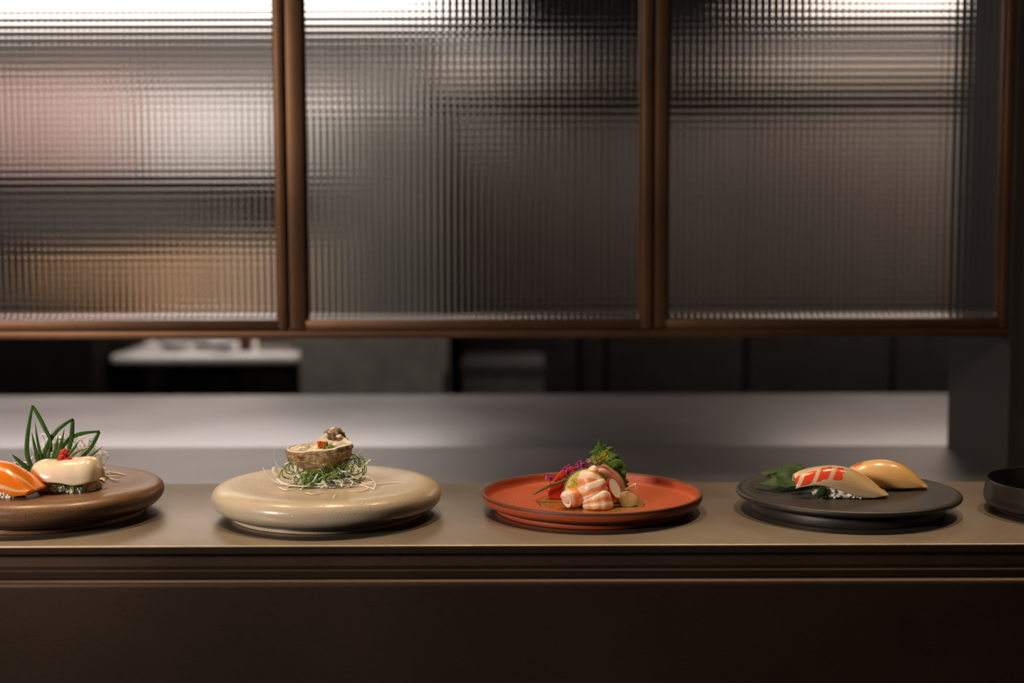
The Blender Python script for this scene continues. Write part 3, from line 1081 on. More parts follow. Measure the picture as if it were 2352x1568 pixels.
for k, (pts, wd) in enumerate([([(142, 1112), (147, 1118), (149, 1127)], .0014), ([(152, 1110), (147, 1120), (145, 1131)], .0016), ([(163, 1110), (168, 1120), (170, 1131)], .0015),
                               ([(176, 1110), (184, 1118), (188, 1130)], .0022), ([(130, 1105), (128, 1110), (130, 1116)], .0012), ([(188, 1106), (184, 1116), (190, 1126)], .0020)]):
    v, f, u = leaf_geo([ony(a, b, yf + 0.002 - 0.0012 * i) for i, (a, b) in enumerate(pts)], [wd, wd * 1.1, wd * 0.5], (0, -1, 0), 8, 3, cup=0.1, thick=0.0004)
    mesh('scallion_strip', v, f, M_LEAF, sca, uvs=u)

# --- two white fish nigiri (black plate)
ca = onz(1930, 1137, T4 + 0.0004)
na = nigiri('white_fish_nigiri', ca, 'translucent white fish sushi with a red striped edge on the black plate')
v, f = rice_geo(ca + Vector((0.0045, 0.000, 0)), -0.06, 0.056, 0.0255, 0.0145, 12)
mesh('rice', v, f, M_RICE, na)['kind'] = 'stuff'
us = [-1, -0.85, -0.5, -0.1, 0.3, 0.65, 0.88, 1]
v, f, u = drape_geo(ca, -0.07, 0.0820, us, [0.0160, 0.0195, 0.0238, 0.0252, 0.0212, 0.0130, 0.0055, 0.0030], [0.0110, 0.0126, 0.0150, 0.0162, 0.0160, 0.0152, 0.0130, 0.0118],
                    [0.0080, 0.0095, 0.0120, 0.0172, 0.0186, 0.0118, 0.0032, 0.0006], [0.006, 0.009, 0.015, 0.018, 0.017, 0.010, 0.003, 0.0006], lambda a, b: 0.0024 * (1 - 0.72 * a * a), sq=0.85, rippl=0.0003)
mesh('fish_slice', v, f, M_FISHA, na, uvs=u)
v, f, u = leaf_geo([ony(1892, 1118, ca.y - 0.0145), ony(1888, 1128, ca.y - 0.0160), ony(1876, 1141, ca.y - 0.0168)], [0.0035, 0.0042, 0.0022], (0, -1, 0.1), 10, 5, cup=0.2, thick=0.0006)
mesh('leaf_strip', v, f, M_SHISOD, na, uvs=u)['label'] = 'dark green leaf strip'

for k, (a, b, c_, d) in enumerate([(1985, 1128, 2033, 1132), (1980, 1134, 2034, 1139), (1972, 1138, 2028, 1143), (1990, 1124, 2026, 1130), (1964, 1139, 2018, 1144)]):
    P = [ony(a, b, ca.y - 0.013), ony((a + c_) / 2, (b + d) / 2 - 1.5, ca.y - 0.0135), ony(c_, d, ca.y - 0.013)]
    for p in P:
        p.z = max(p.z, T4 + 0.0008)
    v, f, u = leaf_geo(P, [0.0016, 0.0013, 0.0003], (0, -1, 0.6), 10, 5, cup=0.3, thick=0.0005)
    mesh('tail_fringe', v, f, M_FISHB, na, uvs=u)

cb = onz(2028, 1118, T4 + 0.0004)
nb = nigiri('white_fish_nigiri', cb, 'golden white fish sushi lying behind the red striped one on the black plate')
v, f = rice_geo(cb + Vector((-0.004, 0.001, 0)), -0.16, 0.055, 0.025, 0.014, 13)
mesh('rice', v, f, M_RICE, nb)['kind'] = 'stuff'
us = [-1, -0.8, -0.45, 0, 0.4, 0.72, 0.9, 1]
v, f, u = drape_geo(cb, -0.16, 0.0785, us, [0.006, 0.0140, 0.0212, 0.0238, 0.0208, 0.0130, 0.0060, 0.0030], [0.0080, 0.0125, 0.0160, 0.0170, 0.0162, 0.0138, 0.0110, 0.0100],
                    [0.004, 0.0120, 0.0188, 0.0212, 0.0184, 0.0105, 0.0036, 0.0006], [0.004, 0.011, 0.017, 0.019, 0.016, 0.010, 0.003, 0.0006], lambda a, b: 0.0024 * (1 - 0.72 * a * a), sq=0.85)
mesh('fish_slice', v, f, M_FISHB, nb, uvs=u)

# --- shiso leaves under the white fish
def flat_leaf(name, px, width, label, teeth=9, seed=0, lift=0.0015, zs_=T4, cup=0.05, wave=0.22, mat=M_SHISOD, hump=0.006):
    pts = []
    n = len(px)
    for i, (a, b) in enumerate(px):
        p = onz(a, b, zs_ + lift)
        p.z += hump * math.sin(PI * i / (n - 1))
        pts.append(p)
    v, f, u = leaf_geo(pts, width, (0, -0.25, 1), 46, 7, teeth, 0.30, cup, 0.0005, wave, seed)
    zmin = min(Vector(q).z for q in v)
    dz = max(0, zs_ + 0.0003 - zmin)
    v = [Vector(q) + Vector((0, 0, dz)) for q in v]
    o = mesh(name, v, f, mat, None, uvs=u, loc=pts[0])
    tag(o, label, 'leaf', 'green leaves on the black plate')
    return o


flat_leaf('shiso_leaf', [(1860, 1116), (1820, 1118), (1780, 1124), (1728, 1119)], [0.010, 0.015, 0.0110, 0.001], 'dark green leaf lying nearest the rim of the black plate, pointing left', seed=1)
flat_leaf('shiso_leaf', [(1880, 1108), (1840, 1104), (1800, 1106), (1765, 1108)], [0.012, 0.016, 0.013, 0.002], 'dark green leaf in the middle of the three on the black plate', seed=2, hump=0.006, lift=0.003)
flat_leaf('shiso_leaf', [(1865, 1098), (1825, 1092), (1790, 1090), (1748, 1089)], [0.010, 0.014, 0.012, 0.003], 'dark green leaf rearmost of the three on the black plate, edges curled up', seed=3, hump=0.005, lift=0.002)

# ================================================================== leaf fan and shredded radish on the brown plate
def k1(x, y):
    return x / 4.355, 900 + y / 4.355


yl = onz(90, 1112, T1).y + 0.006
fan_c = onz(90, 1113, T1 + 0.0002)
fan = thing('leaf_fan_garnish', fan_c, 'cut green leaf fan with three pointed loops standing on the brown plate', 'garnish')


def blade(name, pts, w, dy0=0.0, dy1=0.0, fac=(0.15, -1, 0.05), cup=0.12, taper=True):
    n = len(pts)
    P = [ony(*k1(a, b), yl + dy0 + (dy1 - dy0) * i / (n - 1)) for i, (a, b) in enumerate(pts)]
    wd = [w * 0.5 * q / 4.355 * 0.000395 for q in ([0.7, 1, 1, 0.85, 0.45] if name == 'loop_blade' else [1, 1, 0.85, 0.55, 0.04])]
    v, f, u = leaf_geo(P, wd, fac, 22, 5, cup=cup, thick=0.0005)
    return mesh(name, v, f, M_LEAF, fan, uvs=u)


blade('loop_blade', [(365, 840), (310, 740), (272, 620), (272, 480), (292, 320), (325, 130)], 44, 0.0, 0.004)
blade('loop_blade', [(325, 135), (395, 255), (455, 375), (500, 470), (520, 600)], 40, 0.0045, 0.0)
blade('loop_blade', [(440, 730), (445, 620), (490, 500), (570, 385), (650, 320), (732, 268)], 44, 0.001, 0.006)
blade('loop_blade', [(728, 272), (722, 380), (712, 480), (680, 600), (640, 690)], 44, 0.0065, 0.002)
blade('loop_blade', [(560, 720), (610, 570), (700, 465), (830, 412), (998, 392)], 44, 0.002, 0.008)
blade('loop_blade', [(992, 396), (955, 470), (900, 560), (820, 650), (760, 720)], 42, 0.0085, 0.003)
for pts, w in [([(410, 900), (385, 720), (350, 560), (318, 400)], 50), ([(420, 860), (410, 660), (375, 480), (352, 300)], 34), ([(370, 880), (290, 780), (190, 690), (118, 620)], 56),
               ([(350, 870), (270, 800), (200, 750), (150, 690)], 26), ([(500, 760), (530, 660), (565, 540), (582, 430)], 40), ([(530, 760), (570, 640), (615, 500), (645, 370)], 44),
               ([(600, 740), (670, 640), (740, 560), (798, 478)], 40), ([(640, 720), (720, 640), (790, 590), (875, 560)], 20), ([(700, 740), (830, 680), (930, 620), (1025, 545)], 34),
               ([(455, 850), (470, 720), (490, 620), (500, 520)], 48), ([(350, 790), (375, 860), (385, 930), (380, 955)], 70)]:
    blade('spike_blade', pts, w, random.Random(w).uniform(-0.001, 0.001), random.Random(w + 1).uniform(-0.002, 0.005))


def strand_pts(cx, cy, cz, rx, ry, rz, rnd, n=4, step=0.35):
    p = Vector((rnd.uniform(-1, 1), rnd.uniform(-1, 1), rnd.uniform(0, 1)))
    d = Vector((rnd.uniform(-1, 1), rnd.uniform(-1, 1), rnd.uniform(-0.5, 0.5))).normalized()
    out = []
    for k in range(n):
        out.append(Vector((cx + p.x * rx, cy + p.y * ry, cz + max(0.0, p.z) * rz)))
        d = (d + Vector((rnd.uniform(-1, 1), rnd.uniform(-1, 1), rnd.uniform(-0.7, 0.7))) * 0.7).normalized()
        p = p + d * step
        p.z = min(max(p.z, 0.0), 1.0)
    return out


def strand(name, pts, r, mat, parent, flat=0.6, samples=14, n=6, taper=0.4):
    v, f = tube_geo(pts, r, n, samples, flat, taper)
    return mesh(name, v, f, mat, parent)


pile_c = onz(150, 1104, T1 + 0.0004)
pile_c.y += 0.014
pile = thing('shredded_radish', pile_c, 'mound of white shredded radish behind the leaf fan on the brown plate', 'garnish')
rnd = random.Random(21)
for k in range(130):
    hx = rnd.uniform(-1, 1)
    h = 0.041 * (1 - hx * hx) ** 0.6
    pts = strand_pts(pile_c.x + hx * 0.026, pile_c.y + 0.004, pile_c.z + 0.001, 0.010, 0.009, h * 0.92, rnd, 4, 0.5)
    strand('strand', pts, rnd.uniform(0.0006, 0.0011), M_RADISH, pile)
for pts in [[(330, 640), (300, 700), (320, 780)], [(560, 480), (470, 430), (415, 425), (450, 480)], [(830, 500), (845, 530), (800, 570), (740, 600)], [(960, 610), (980, 650), (945, 700)],
            [(640, 470), (600, 460), (560, 500)], [(105, 715), (190, 705), (300, 700)], [(110, 735), (200, 740), (310, 730)], [(200, 770), (260, 790), (330, 800)]]:
    strand('strand', [ony(*k1(a, b), pile_c.y + 0.002) for a, b in pts], 0.0011, M_RADISH, pile)
for pts in [[(960, 790), (1100, 800), (1262, 828)], [(960, 850), (1080, 845), (1210, 835)], [(980, 885), (1040, 850), (1120, 830)], [(1000, 840), (1020, 870), (1050, 890)],
            [(1090, 855), (1150, 880), (1200, 880)], [(960, 760), (1010, 752), (1065, 770)], [(970, 820), (1000, 800), (1100, 822)]]:
    strand('strand', [onz(*k1(a, b), T1 + 0.0018) for a, b in pts], 0.0010, M_RADISH, pile)

# ================================================================== oyster on its nest, cream plate
def k3(x, y):
    return 590 + x / 7.587, 970 + y / 7.587


yn = onz(742, 1108, T2).y
nest_c = onz(742, 1108, T2 + 0.0003)
nest = thing('shredded_radish', nest_c, 'loose nest of white radish shreds under the oyster on the cream plate', 'garnish')
rnd = random.Random(4)
for k in range(110):
    a = rnd.uniform(0, 2 * PI)
    rr = rnd.random() ** 0.6
    pts = strand_pts(nest_c.x + 0.004 + math.cos(a) * rr * 0.027, nest_c.y + math.sin(a) * rr * 0.022, nest_c.z + 0.0008, 0.012, 0.012, 0.013 * (1.1 - rr), rnd, 4, 0.6)
    strand('strand', pts, rnd.uniform(0.0006, 0.0012), M_RADISH, nest, flat=rnd.choice([0.35, 0.6, 0.9]))
W = [([(325, 430, 0), (308, 590, 0), (325, 690, 0), (400, 810, -.004), (520, 900, -.004)], .0009), ([(105, 785, -.012), (190, 910, -.014), (320, 1020, -.015), (500, 1110, -.016), (650, 1130, -.014)], .0012),
     ([(300, 775, -.004), (320, 880, -.006), (360, 960, -.008)], .0024), ([(475, 735, 0), (550, 705, 0), (620, 780, -.004), (680, 880, -.008)], .0017), ([(680, 725, -.010), (700, 850, -.014), (760, 980, -.018)], .0020),
     ([(350, 975, -.012), (470, 1055, -.016), (640, 1100, -.018)], .0022), ([(1065, 885, -.02), (1000, 1000, -.022), (935, 1110, -.023)], .0017), ([(1120, 1025, -.020), (1200, 1120, -.024), (1270, 1210, -.027), (1385, 1290, -.029)], .0020),
     ([(1045, 840, -.018), (1100, 805, -.02), (1150, 880, -.021), (1170, 960, -.021)], .0008), ([(1600, 585, .002), (1575, 720, -.004), (1540, 890, -.010)], .0020), ([(1810, 490, .004), (1765, 570, .002), (1700, 660, 0)], .0017),
     ([(1980, 640, .006), (1880, 740, .002), (1750, 830, -.004)], .0022), ([(1885, 655, .002), (1750, 710, 0), (1640, 770, -.004)], .0013), ([(1580, 870, -.010), (1690, 960, -.012), (1785, 990, -.012)], .0010),
     ([(1610, 630, .002), (1690, 580, .002), (1770, 640, .002), (1880, 720, .002)], .0009), ([(1200, 1060, -.020), (1290, 1080, -.022), (1340, 1130, -.024)], .0022), ([(920, 1215, -.026), (1060, 1180, -.025), (1180, 1110, -.024)], .0026),
     ([(1440, 860, -.010), (1320, 920, -.014), (1210, 990, -.016)], .0022)]
for pts, r in W:
    P = []
    for a, b, dy in pts:
        p = ony(*k3(a, b), yn + dy)
        p.z = max(p.z, T2 + 0.0012)
        P.append(p)
    strand('strand', P, r * 1.05, M_RADISH, nest, flat=0.3)
for pts in [[(800, 1108), (845, 1112), (890, 1108), (942, 1107)], [(805, 1100), (850, 1098), (862, 1112), (858, 1124)], [(790, 1118), (830, 1114), (862, 1124)], [(770, 1135), (765, 1145), (762, 1150)],
            [(640, 1118), (655, 1124), (672, 1122)], [(700, 1130), (720, 1134), (745, 1128)], [(800, 1128), (835, 1126), (850, 1118)]]:
    strand('strand', [onz(a, b, T2 + 0.0016) for a, b in pts], 0.0010, M_RADISH, nest, flat=0.4)

curl_c = Vector((nest_c.x, nest_c.y - 0.006, T2 + 0.0003))
curls = thing('scallion_curls', curl_c, 'tangle of thin green scallion curls under the oyster on the cream plate', 'garnish')
G_ = [([(1480, 1130, -.024), (1485, 1050, -.026), (1390, 930, -.026), (1270, 890, -.025), (1170, 960, -.026), (1105, 1070, -.027)], .0009), ([(690, 1185, -.024), (690, 1060, -.026), (760, 960, -.025), (880, 885, -.023), (1000, 865, -.022)], .0010),
      ([(655, 1065, -.024), (770, 1102, -.027), (900, 1090, -.028), (1010, 1050, -.026)], .0010), ([(690, 1195, -.026), (850, 1130, -.028), (960, 1070, -.027), (1090, 990, -.024)], .0012),
      ([(820, 1120, -.024), (815, 1000, -.024), (860, 900, -.022), (940, 830, -.018)], .0010), ([(390, 975, -.014), (405, 880, -.012), (470, 790, -.008), (540, 745, -.004)], .0010),
      ([(440, 760, -.006), (560, 840, -.010), (660, 860, -.012), (740, 930, -.016)], .0009), ([(620, 850, -.012), (700, 910, -.016), (740, 980, -.018)], .0009),
      ([(900, 1085, -.026), (925, 960, -.027), (1010, 865, -.026), (1120, 880, -.026), (1165, 970, -.026)], .0011), ([(1300, 890, -.018), (1380, 800, -.018), (1440, 742, -.016), (1495, 775, -.014), (1485, 830, -.012)], .0009),
      ([(1520, 840, -.008), (1495, 760, -.006), (1550, 690, -.004), (1610, 740, -.002)], .0009), ([(730, 1180, -.026), (900, 1150, -.028), (960, 1060, -.028)], .0010),
      ([(640, 930, -.014), (660, 1000, -.016), (650, 1020, -.016)], .0008), ([(1080, 790, -.016), (1110, 770, -.018), (1140, 800, -.018)], .0008), ([(1390, 1090, -.024), (1440, 1135, -.027), (1490, 1120, -.026)], .0009)]
for pts, r in G_:
    P = []
    for a, b, dy in pts:
        p = ony(*k3(a, b), yn + dy)
        p.z = max(p.z, T2 + 0.001)
        P.append(p)
    strand('curl', P, r * 0.52, M_SCALLION, curls, 1.0, 20, 6, 0.5)
rnd = random.Random(11)


def ring_curl(cx, cy, dy, rad, tilt, n=8, sweep=1.6):
    """an open curl of scallion about a pixel position"""
    c = ony(*k3(cx, cy), yn + dy)
    R = Matrix.Rotation(rnd.uniform(0, 2 * PI), 3, 'Y') @ Matrix.Rotation(tilt, 3, 'X') @ Matrix.Rotation(rnd.uniform(-0.6, 0.6), 3, 'Z')
    P = []
    for k in range(n):
        a = k / (n - 1) * sweep * PI
        p = c + R @ Vector((math.cos(a) * rad, 0.0015 * a, math.sin(a) * rad))
        p.z = max(p.z, T2 + 0.001)
        P.append(p)
    strand('curl', P, 0.00048, M_SCALLION, curls, 1.0, 20, 6, 0.5)


for k in range(16):
    ring_curl(rnd.uniform(860, 1230), rnd.uniform(850, 1080), rnd.uniform(-0.024, -0.010), rnd.uniform(0.004, 0.009), rnd.uniform(-0.6, 0.6))
for k in range(11):
    ring_curl(rnd.uniform(1560, 1740), rnd.uniform(680, 850), rnd.uniform(-0.006, 0.004), rnd.uniform(0.005, 0.010), rnd.uniform(-0.6, 0.6))
for k in range(9):
    ring_curl(rnd.uniform(1230, 1560), rnd.uniform(780, 900), rnd.uniform(-0.018, -0.006), rnd.uniform(0.004, 0.008), rnd.uniform(-0.6, 0.6))
for k in range(7):
    ring_curl(rnd.uniform(470, 720), rnd.uniform(790, 900), rnd.uniform(-0.016, -0.006), rnd.uniform(0.004, 0.008), rnd.uniform(-0.6, 0.6), sweep=1.0)


def shell_mat():
    t = NT('oyster_shell')
    uv = t.coord('UV')
    s = t.sep(uv)
    v = t.coord()
    n = t.noise(v, 70, 5, 0.6)
    n2 = t.noise(v, 260, 4)
    st = t.noise(t.coord('UV', (14, 30, 1)), 1.0, 6, 0.65)
    k = t.math('ADD', t.math('MULTIPLY', n2, 0.35), t.math('ADD', t.math('MULTIPLY', st, 0.50), t.math('MULTIPLY', n, 0.18)))
    t.color(t.ramp(k, [(0.39, (0.06, 0.034, 0.020)), (0.455, (0.24, 0.13, 0.050)), (0.52, (0.46, 0.29, 0.12)), (0.585, (0.76, 0.62, 0.42))]))
    t.set(Roughness=0.42)
    t.bump(t.math('ADD', t.math('MULTIPLY', st, 2.2), n2), 1.0, 0.001)
    return t.m


M_SHELL = shell_mat()
M_PEARL = plain('shell_pearl', (0.86, 0.79, 0.69), 0.25, 0, 0.08, 60, 0.15, 150)

near = [(515, 478), (580, 515), (700, 528), (820, 525), (940, 510), (1060, 503), (1200, 492), (1330, 478), (1450, 440), (1550, 410), (1655, 392)]
far = [(1662, 380), (1640, 335), (1575, 285), (1480, 252), (1340, 235), (1180, 240), (1100, 275), (1040, 325), (950, 358), (850, 385), (700, 402), (560, 432), (515, 468)]
yo = yn - 0.004


def rim_loop():
    pts = []
    for i, (a, b) in enumerate(near):
        s = i / (len(near) - 1)
        pts.append(ony(*k3(a, b), yo - 0.021 * math.sin(PI * s) ** 0.8))
    for i, (a, b) in enumerate(far):
        s = i / (len(far) - 1)
        pts.append(ony(*k3(a, b), yo + 0.019 * math.sin(PI * s) ** 0.8))
    pts.append(pts[0])
    return catmull(pts, 97)[:-1]


def oyster():
    rim = rim_loop()
    n = len(rim)
    cb = ony(*k3(1090, 850), yo)
    cb.z = max(cb.z, T2 + 0.0065)
    cen = sum(rim, Vector()) / n
    root = thing('oyster_shell', (cb.x, cb.y, T2), 'rough brown half oyster shell sitting on the radish nest', 'oyster shell', )
    K = 18
    V, U, Fc = [], [], []

    def layer(i, k, inner):
        s = k / K
        p = rim[i]
        b = cb + Vector(((p.x - cen.x) * 0.40, (p.y - cen.y) * 0.40, 0))
        q = p.lerp(b, s)
        # belly out between rim and bottom
        d = Vector((p.x - cen.x, p.y - cen.y, 0))
        q += d * (0.17 * math.sin(PI * s) + 0.10 * s * (1 - s)) 
        if inner:
            q = cen.lerp(q, 0.93) + Vector((0, 0, 0.0012 + 0.006 * s))
        else:
            ridge = 0.0016 * noise.noise(Vector((s * 9 + 1.5 * noise.noise(p * 40), i * 0.06, 3))) + 0.0016 * noise.noise(Vector((s * 20, i * 0.05, 8))) + 0.0018 * noise.noise(q * 160) + 0.0008 * noise.noise(q * 420)
            q += d.normalized() * ridge + Vector((0, 0, 0.0012 * noise.noise(q * 200) * s))
        return q
    for k in range(K + 1):
        for i in range(n):
            V.append(layer(i, k, False))
            U.append((i / n, k / K))
    for k in range(K):
        for i in range(n):
            i2 = (i + 1) % n
            Fc.append((k * n + i, k * n + i2, (k + 1) * n + i2, (k + 1) * n + i))
    o = len(V)
    V.append(cb); U.append((0, 1))
    for i in range(n):
        Fc.append((K * n + i, K * n + (i + 1) % n, o))
    mesh('outer_shell', V, Fc, M_SHELL, root, uvs=U)
    V, Fc = [], []
    for i in range(n):
        V.append(layer(i, 0, False) + Vector((0, 0, 0.0002)))
    for k in range(K + 1):
        for i in range(n):
            V.append(layer(i, k, True))
    for k in range(K + 1):
        for i in range(n):
            i2 = (i + 1) % n
            Fc.append((k * n + i, k * n + i2, (k + 1) * n + i2, (k + 1) * n + i))
    o = len(V)
    V.append(cb + Vector((0, 0, 0.008)))
    for i in range(n):
        Fc.append(((K + 1) * n + i, (K + 1) * n + (i + 1) % n, o))
    mesh('inner_lining', V, Fc, M_PEARL, root)['label'] = 'smooth white inside of the shell'
    # flaky hinge at the top right of the far rim
    hp = ony(*k3(1330, 215), yo + 0.0185)
    g = []
    r_ = random.Random(2)
    for k, (a, b, rx, rz) in enumerate([(1370, 245, .0175, .0040), (1330, 225, .013, .0045), (1400, 215, .011, .0048), (1350, 190, .0095, .0045), (1270, 230, .008, .003), (1460, 250, .009, .003), (1390, 160, .006, .0035)]):
        c = ony(*k3(a, b), yo + 0.0165 + 0.001 * (k % 3))
        g.append(ellipsoid_geo(c, (rx * 0.62, 0.006, rz), Matrix.Rotation(0.15 + r_.uniform(-.3, .3), 3, 'Y'), 18, 10, 0.6, k + 3))
    v, f = merge(g)
    uv = [(q.x * 30, q.z * 60) for q in map(Vector, v)]
    mesh('hinge', v, f, M_SHELL, root, uvs=uv)
    c = ony(*k3(1330, 140), yo + 0.016)
    v, f = merge([ellipsoid_geo(c, (0.0036, 0.0035, 0.0030), None, 16, 10, 0.5, 4), ellipsoid_geo(ony(*k3(1225, 215), yo + 0.0135), (0.0042, 0.003, 0.0022), Matrix.Rotation(-0.5, 3, 'Y'), 14, 8, 0.5, 6), ellipsoid_geo(ony(*k3(1430, 235), yo + 0.0105), (0.0030, 0.002, 0.0016), None, 14, 8, 0.5, 9)])
    mesh('hinge_tip', v, f, M_PEARL, root)['label'] = 'white chalky hinge tip'
    # meat
    g = [ellipsoid_geo(ony(*k3(a, b), yo + dy), (rx, ry, 0.006), None, 18, 10, 0.35, k) for k, (a, b, dy, rx, ry) in
         enumerate([(800, 500, .002, .0120, .011), (1000, 490, .004, .013, .013), (1250, 480, .004, .014, .013), (1420, 440, .004, .010, .010)])]
    v, f = merge(g)
    m = mesh('oyster_meat', v, f, M_FLESH, None, loc=ony(*k3(1000, 500), yo))
    tag(m, 'beige raw oyster lying inside the rough brown shell', 'oyster')


oyster()
rc = ony(*k3(1145, 440), yo - 0.002)
rnd = random.Random(6)
g = []
for k in range(190):
    a, b = rnd.uniform(1055, 1235), rnd.uniform(335, 440)
    if b > 400 and (a > 1180 or a < 1070):
        a = rnd.uniform(1070, 1150)
    g.append(ellipsoid_geo(ony(*k3(a, b), yo - 0.002 + rnd.uniform(-0.004, 0.004)), (0.00078, 0.00078, 0.00078), None, 7, 5))
v, f = merge(g)
o = mesh('roe_mound', v, f, M_ROE, None, loc=rc)
tag(o, 'small mound of bright orange roe inside the oyster shell', 'roe', kind='stuff')
chop = thing('chopped_scallion', ony(*k3(1210, 480), yo - 0.006), 'little heap of chopped green scallion rings beside the orange roe', 'garnish')
for k in range(13):
    c = ony(*k3(rnd.uniform(1105, 1315), 475 - rnd.uniform(0, 35)), yo - 0.008 + rnd.uniform(-0.003, 0.003))
    if k < 4:
        c = ony(*k3(1255 + k * 18, 440 - k * 10), yo - 0.007)
    R = Matrix.Rotation(rnd.uniform(0, PI), 3, 'X') @ Matrix.Rotation(rnd.uniform(0, PI), 3, 'Y')
    P = [c + R @ Vector((math.cos(q) * 0.0016, math.sin(q) * 0.0016, 0)) for q in np.linspace(0, 2 * PI * 0.97, 9)]
    strand('ring', P, 0.0006, M_SCALLION, chop, 1.4, 14, 5, 0.8)

# ================================================================== red plate
def k5(x, y):
    return 1200 + x / 7.84, 1000 + y / 7.84


ZW = ZS + 0.0064                  # level of the broth in the well
t = NT('amber_broth')
vv = t.coord()
t.color(t.ramp(t.noise(vv, 40, 3), [(0.3, (0.50, 0.22, 0.045)), (0.7, (0.60, 0.30, 0.075))]))
t.set(Roughness=0.05, IOR=1.35)
t.b.inputs['Transmission Weight'].default_value = 0.35
v, f = lathe_geo([(0, -0.0018), (0.044, -0.0018), (0.0478, -0.0004), (0.0484, 0.0002), (0.0470, 0.0), (0, 0)], (C3.x, C3.y, ZW), 80)
o = mesh('broth', v, f, t.m, None, loc=(C3.x, C3.y, ZW))
tag(o, 'thin amber broth filling the well of the red plate', 'sauce')

yr = onz(1360, 1156, ZW).y        # depth of the middle of the well


def r5(a, b, dy):
    return ony(*k5(a, b), yr + dy)


def dyrow(row):
    """depth, from the middle of the well, where the ray of that pixel row meets the broth"""
    return onz(1360, row, ZW).y - yr


def seg_bump(n, amp, ph=0.0):
    def fn(u, ang):
        q = (u * n + ph + 0.10 * math.sin(ang + 1.0)) % 1.0
        return amp * (math.sin(PI * q ** 0.7) - 0.55) + 0.025 * math.sin(5 * ang + 9 * u)
    return fn


kk = 0.000395 / 7.84


def shrimp_bump(u, ang):
    """overlapping body rings, a deep fold and two creases in the folded tail end"""
    ring = seg_bump(4.6, 0.09, 0.1)(u, ang)
    tail = min(1.0, max(0.0, (u - 0.64) / 0.06))
    fold = -0.13 * math.exp(-((u - 0.68 - 0.035 * math.sin(ang * 2)) / 0.022) ** 2)
    crease = -0.16 * tail * (math.exp(-((ang - 4.25) / 0.15) ** 2) + 0.5 * math.exp(-((ang - 5.05) / 0.12) ** 2))
    return ring * (1 - 0.5 * tail) + fold + crease


# big shrimp, standing
DS = dyrow(1174) + 0.0125
prof = [(560, 1230, 52), (600, 1252, 100), (650, 1248, 140), (720, 1226, 188), (800, 1217, 228), (880, 1238, 256), (960, 1265, 262), (1040, 1300, 262), (1120, 1325, 272), (1200, 1345, 278), (1280, 1352, 276), (1345, 1350, 235)]
pts = [r5(cx_, y_, DS + 0.010 * (1340 - y_) / 780) for y_, cx_, w_ in prof]
base = Vector(pts[-1]); base.z = ZW
sh1 = thing('shrimp', base, 'large cooked shrimp with orange bands leaning on the lime slice', 'shrimp', 'shrimp pieces on the red plate')
v, f, u = loft_geo(pts, [w_ * kk for y_, cx_, w_ in prof], [.0025, .0045, .006, .008, .0095, .0105, .011, .0115, .0125, .013, .013, .010], 110, 60, (0, 1, 0), shrimp_bump)
mesh('body', v, f, M_SHRIMP, sh1, uvs=u)
# small shrimp piece
D2 = dyrow(1171) + 0.0085
pts = [r5(765, 1225, D2 - .004), r5(790, 1205, D2 - .003), r5(880, 1185, D2), r5(990, 1180, D2 + .005), r5(1090, 1200, D2 + .010)]
base = Vector(pts[2]); base.z = ZW
sh2 = thing('shrimp', base, 'small cut shrimp piece lying left of the large shrimp', 'shrimp', 'shrimp pieces on the red plate')
v, f, u = loft_geo(pts, [.0030, .0072, .0086, .0082, .0065], [70 * kk, 150 * kk, 172 * kk, 165 * kk, 120 * kk], 48, 28, (0, 0, 1), seg_bump(2.2, 0.10, 0.15))
zmin = min(q.z for q in v)
v = [q + Vector((0, 0, ZW + 0.0002 - zmin)) for q in v]
M_SHRIMP2 = stripe_mat('cooked_shrimp_piece', (0.92, 0.78, 0.62), (0.88, 0.32, 0.09), -8, 0.45, 0.0, 0.36, 0.12, axis=0, soft=0.4, coat=0.12)
mesh('body', v, f, M_SHRIMP2, sh2, uvs=u)

# lime: thick half-moon slice standing behind the shrimps
lc = r5(1160, 1010, -0.007)
RL = 425 * kk
lime = thing('lime_slice', (lc.x, lc.y, ZW), 'lime slice with green rind standing behind the large shrimp', 'lime')
Rl = Matrix.Rotation(-0.15, 3, 'Z') @ Matrix.Rotation(-0.20, 3, 'X')
A0, A1 = -0.42, PI + 0.42


def fan_ring(c, R, r0, r1, d0, d1, a0, a1, n=48):
    """ring sector of a disc about c, from depth d0 (front) to d1"""
    V, Fc = [], []
    closed = abs(a1 - a0 - 2 * PI) < 1e-6
    m = n if closed else n + 1
    for k in range(m):
        a = a0 + (a1 - a0) * k / n
        for r, d in ((r0, d0), (r1, d0), (r1, d1), (r0, d1)):
            V.append(Vector(c) + R @ Vector((r * math.cos(a), d, r * math.sin(a))))
    for k in range(n):
        o, p = 4 * k, 4 * ((k + 1) % m)
        for i in range(4):
            j = (i + 1) % 4
            Fc.append((o + i, o + j, p + j, p + i))
    if not closed:
        Fc.append((0, 1, 2, 3))
        Fc.append((4 * n + 3, 4 * n + 2, 4 * n + 1, 4 * n))
    return V, Fc


def flat_part(name, geo, mat, parent):
    o = mesh(name, geo[0], geo[1], mat, parent)
    o.data.set_sharp_from_angle(angle=math.radians(35))
    return o


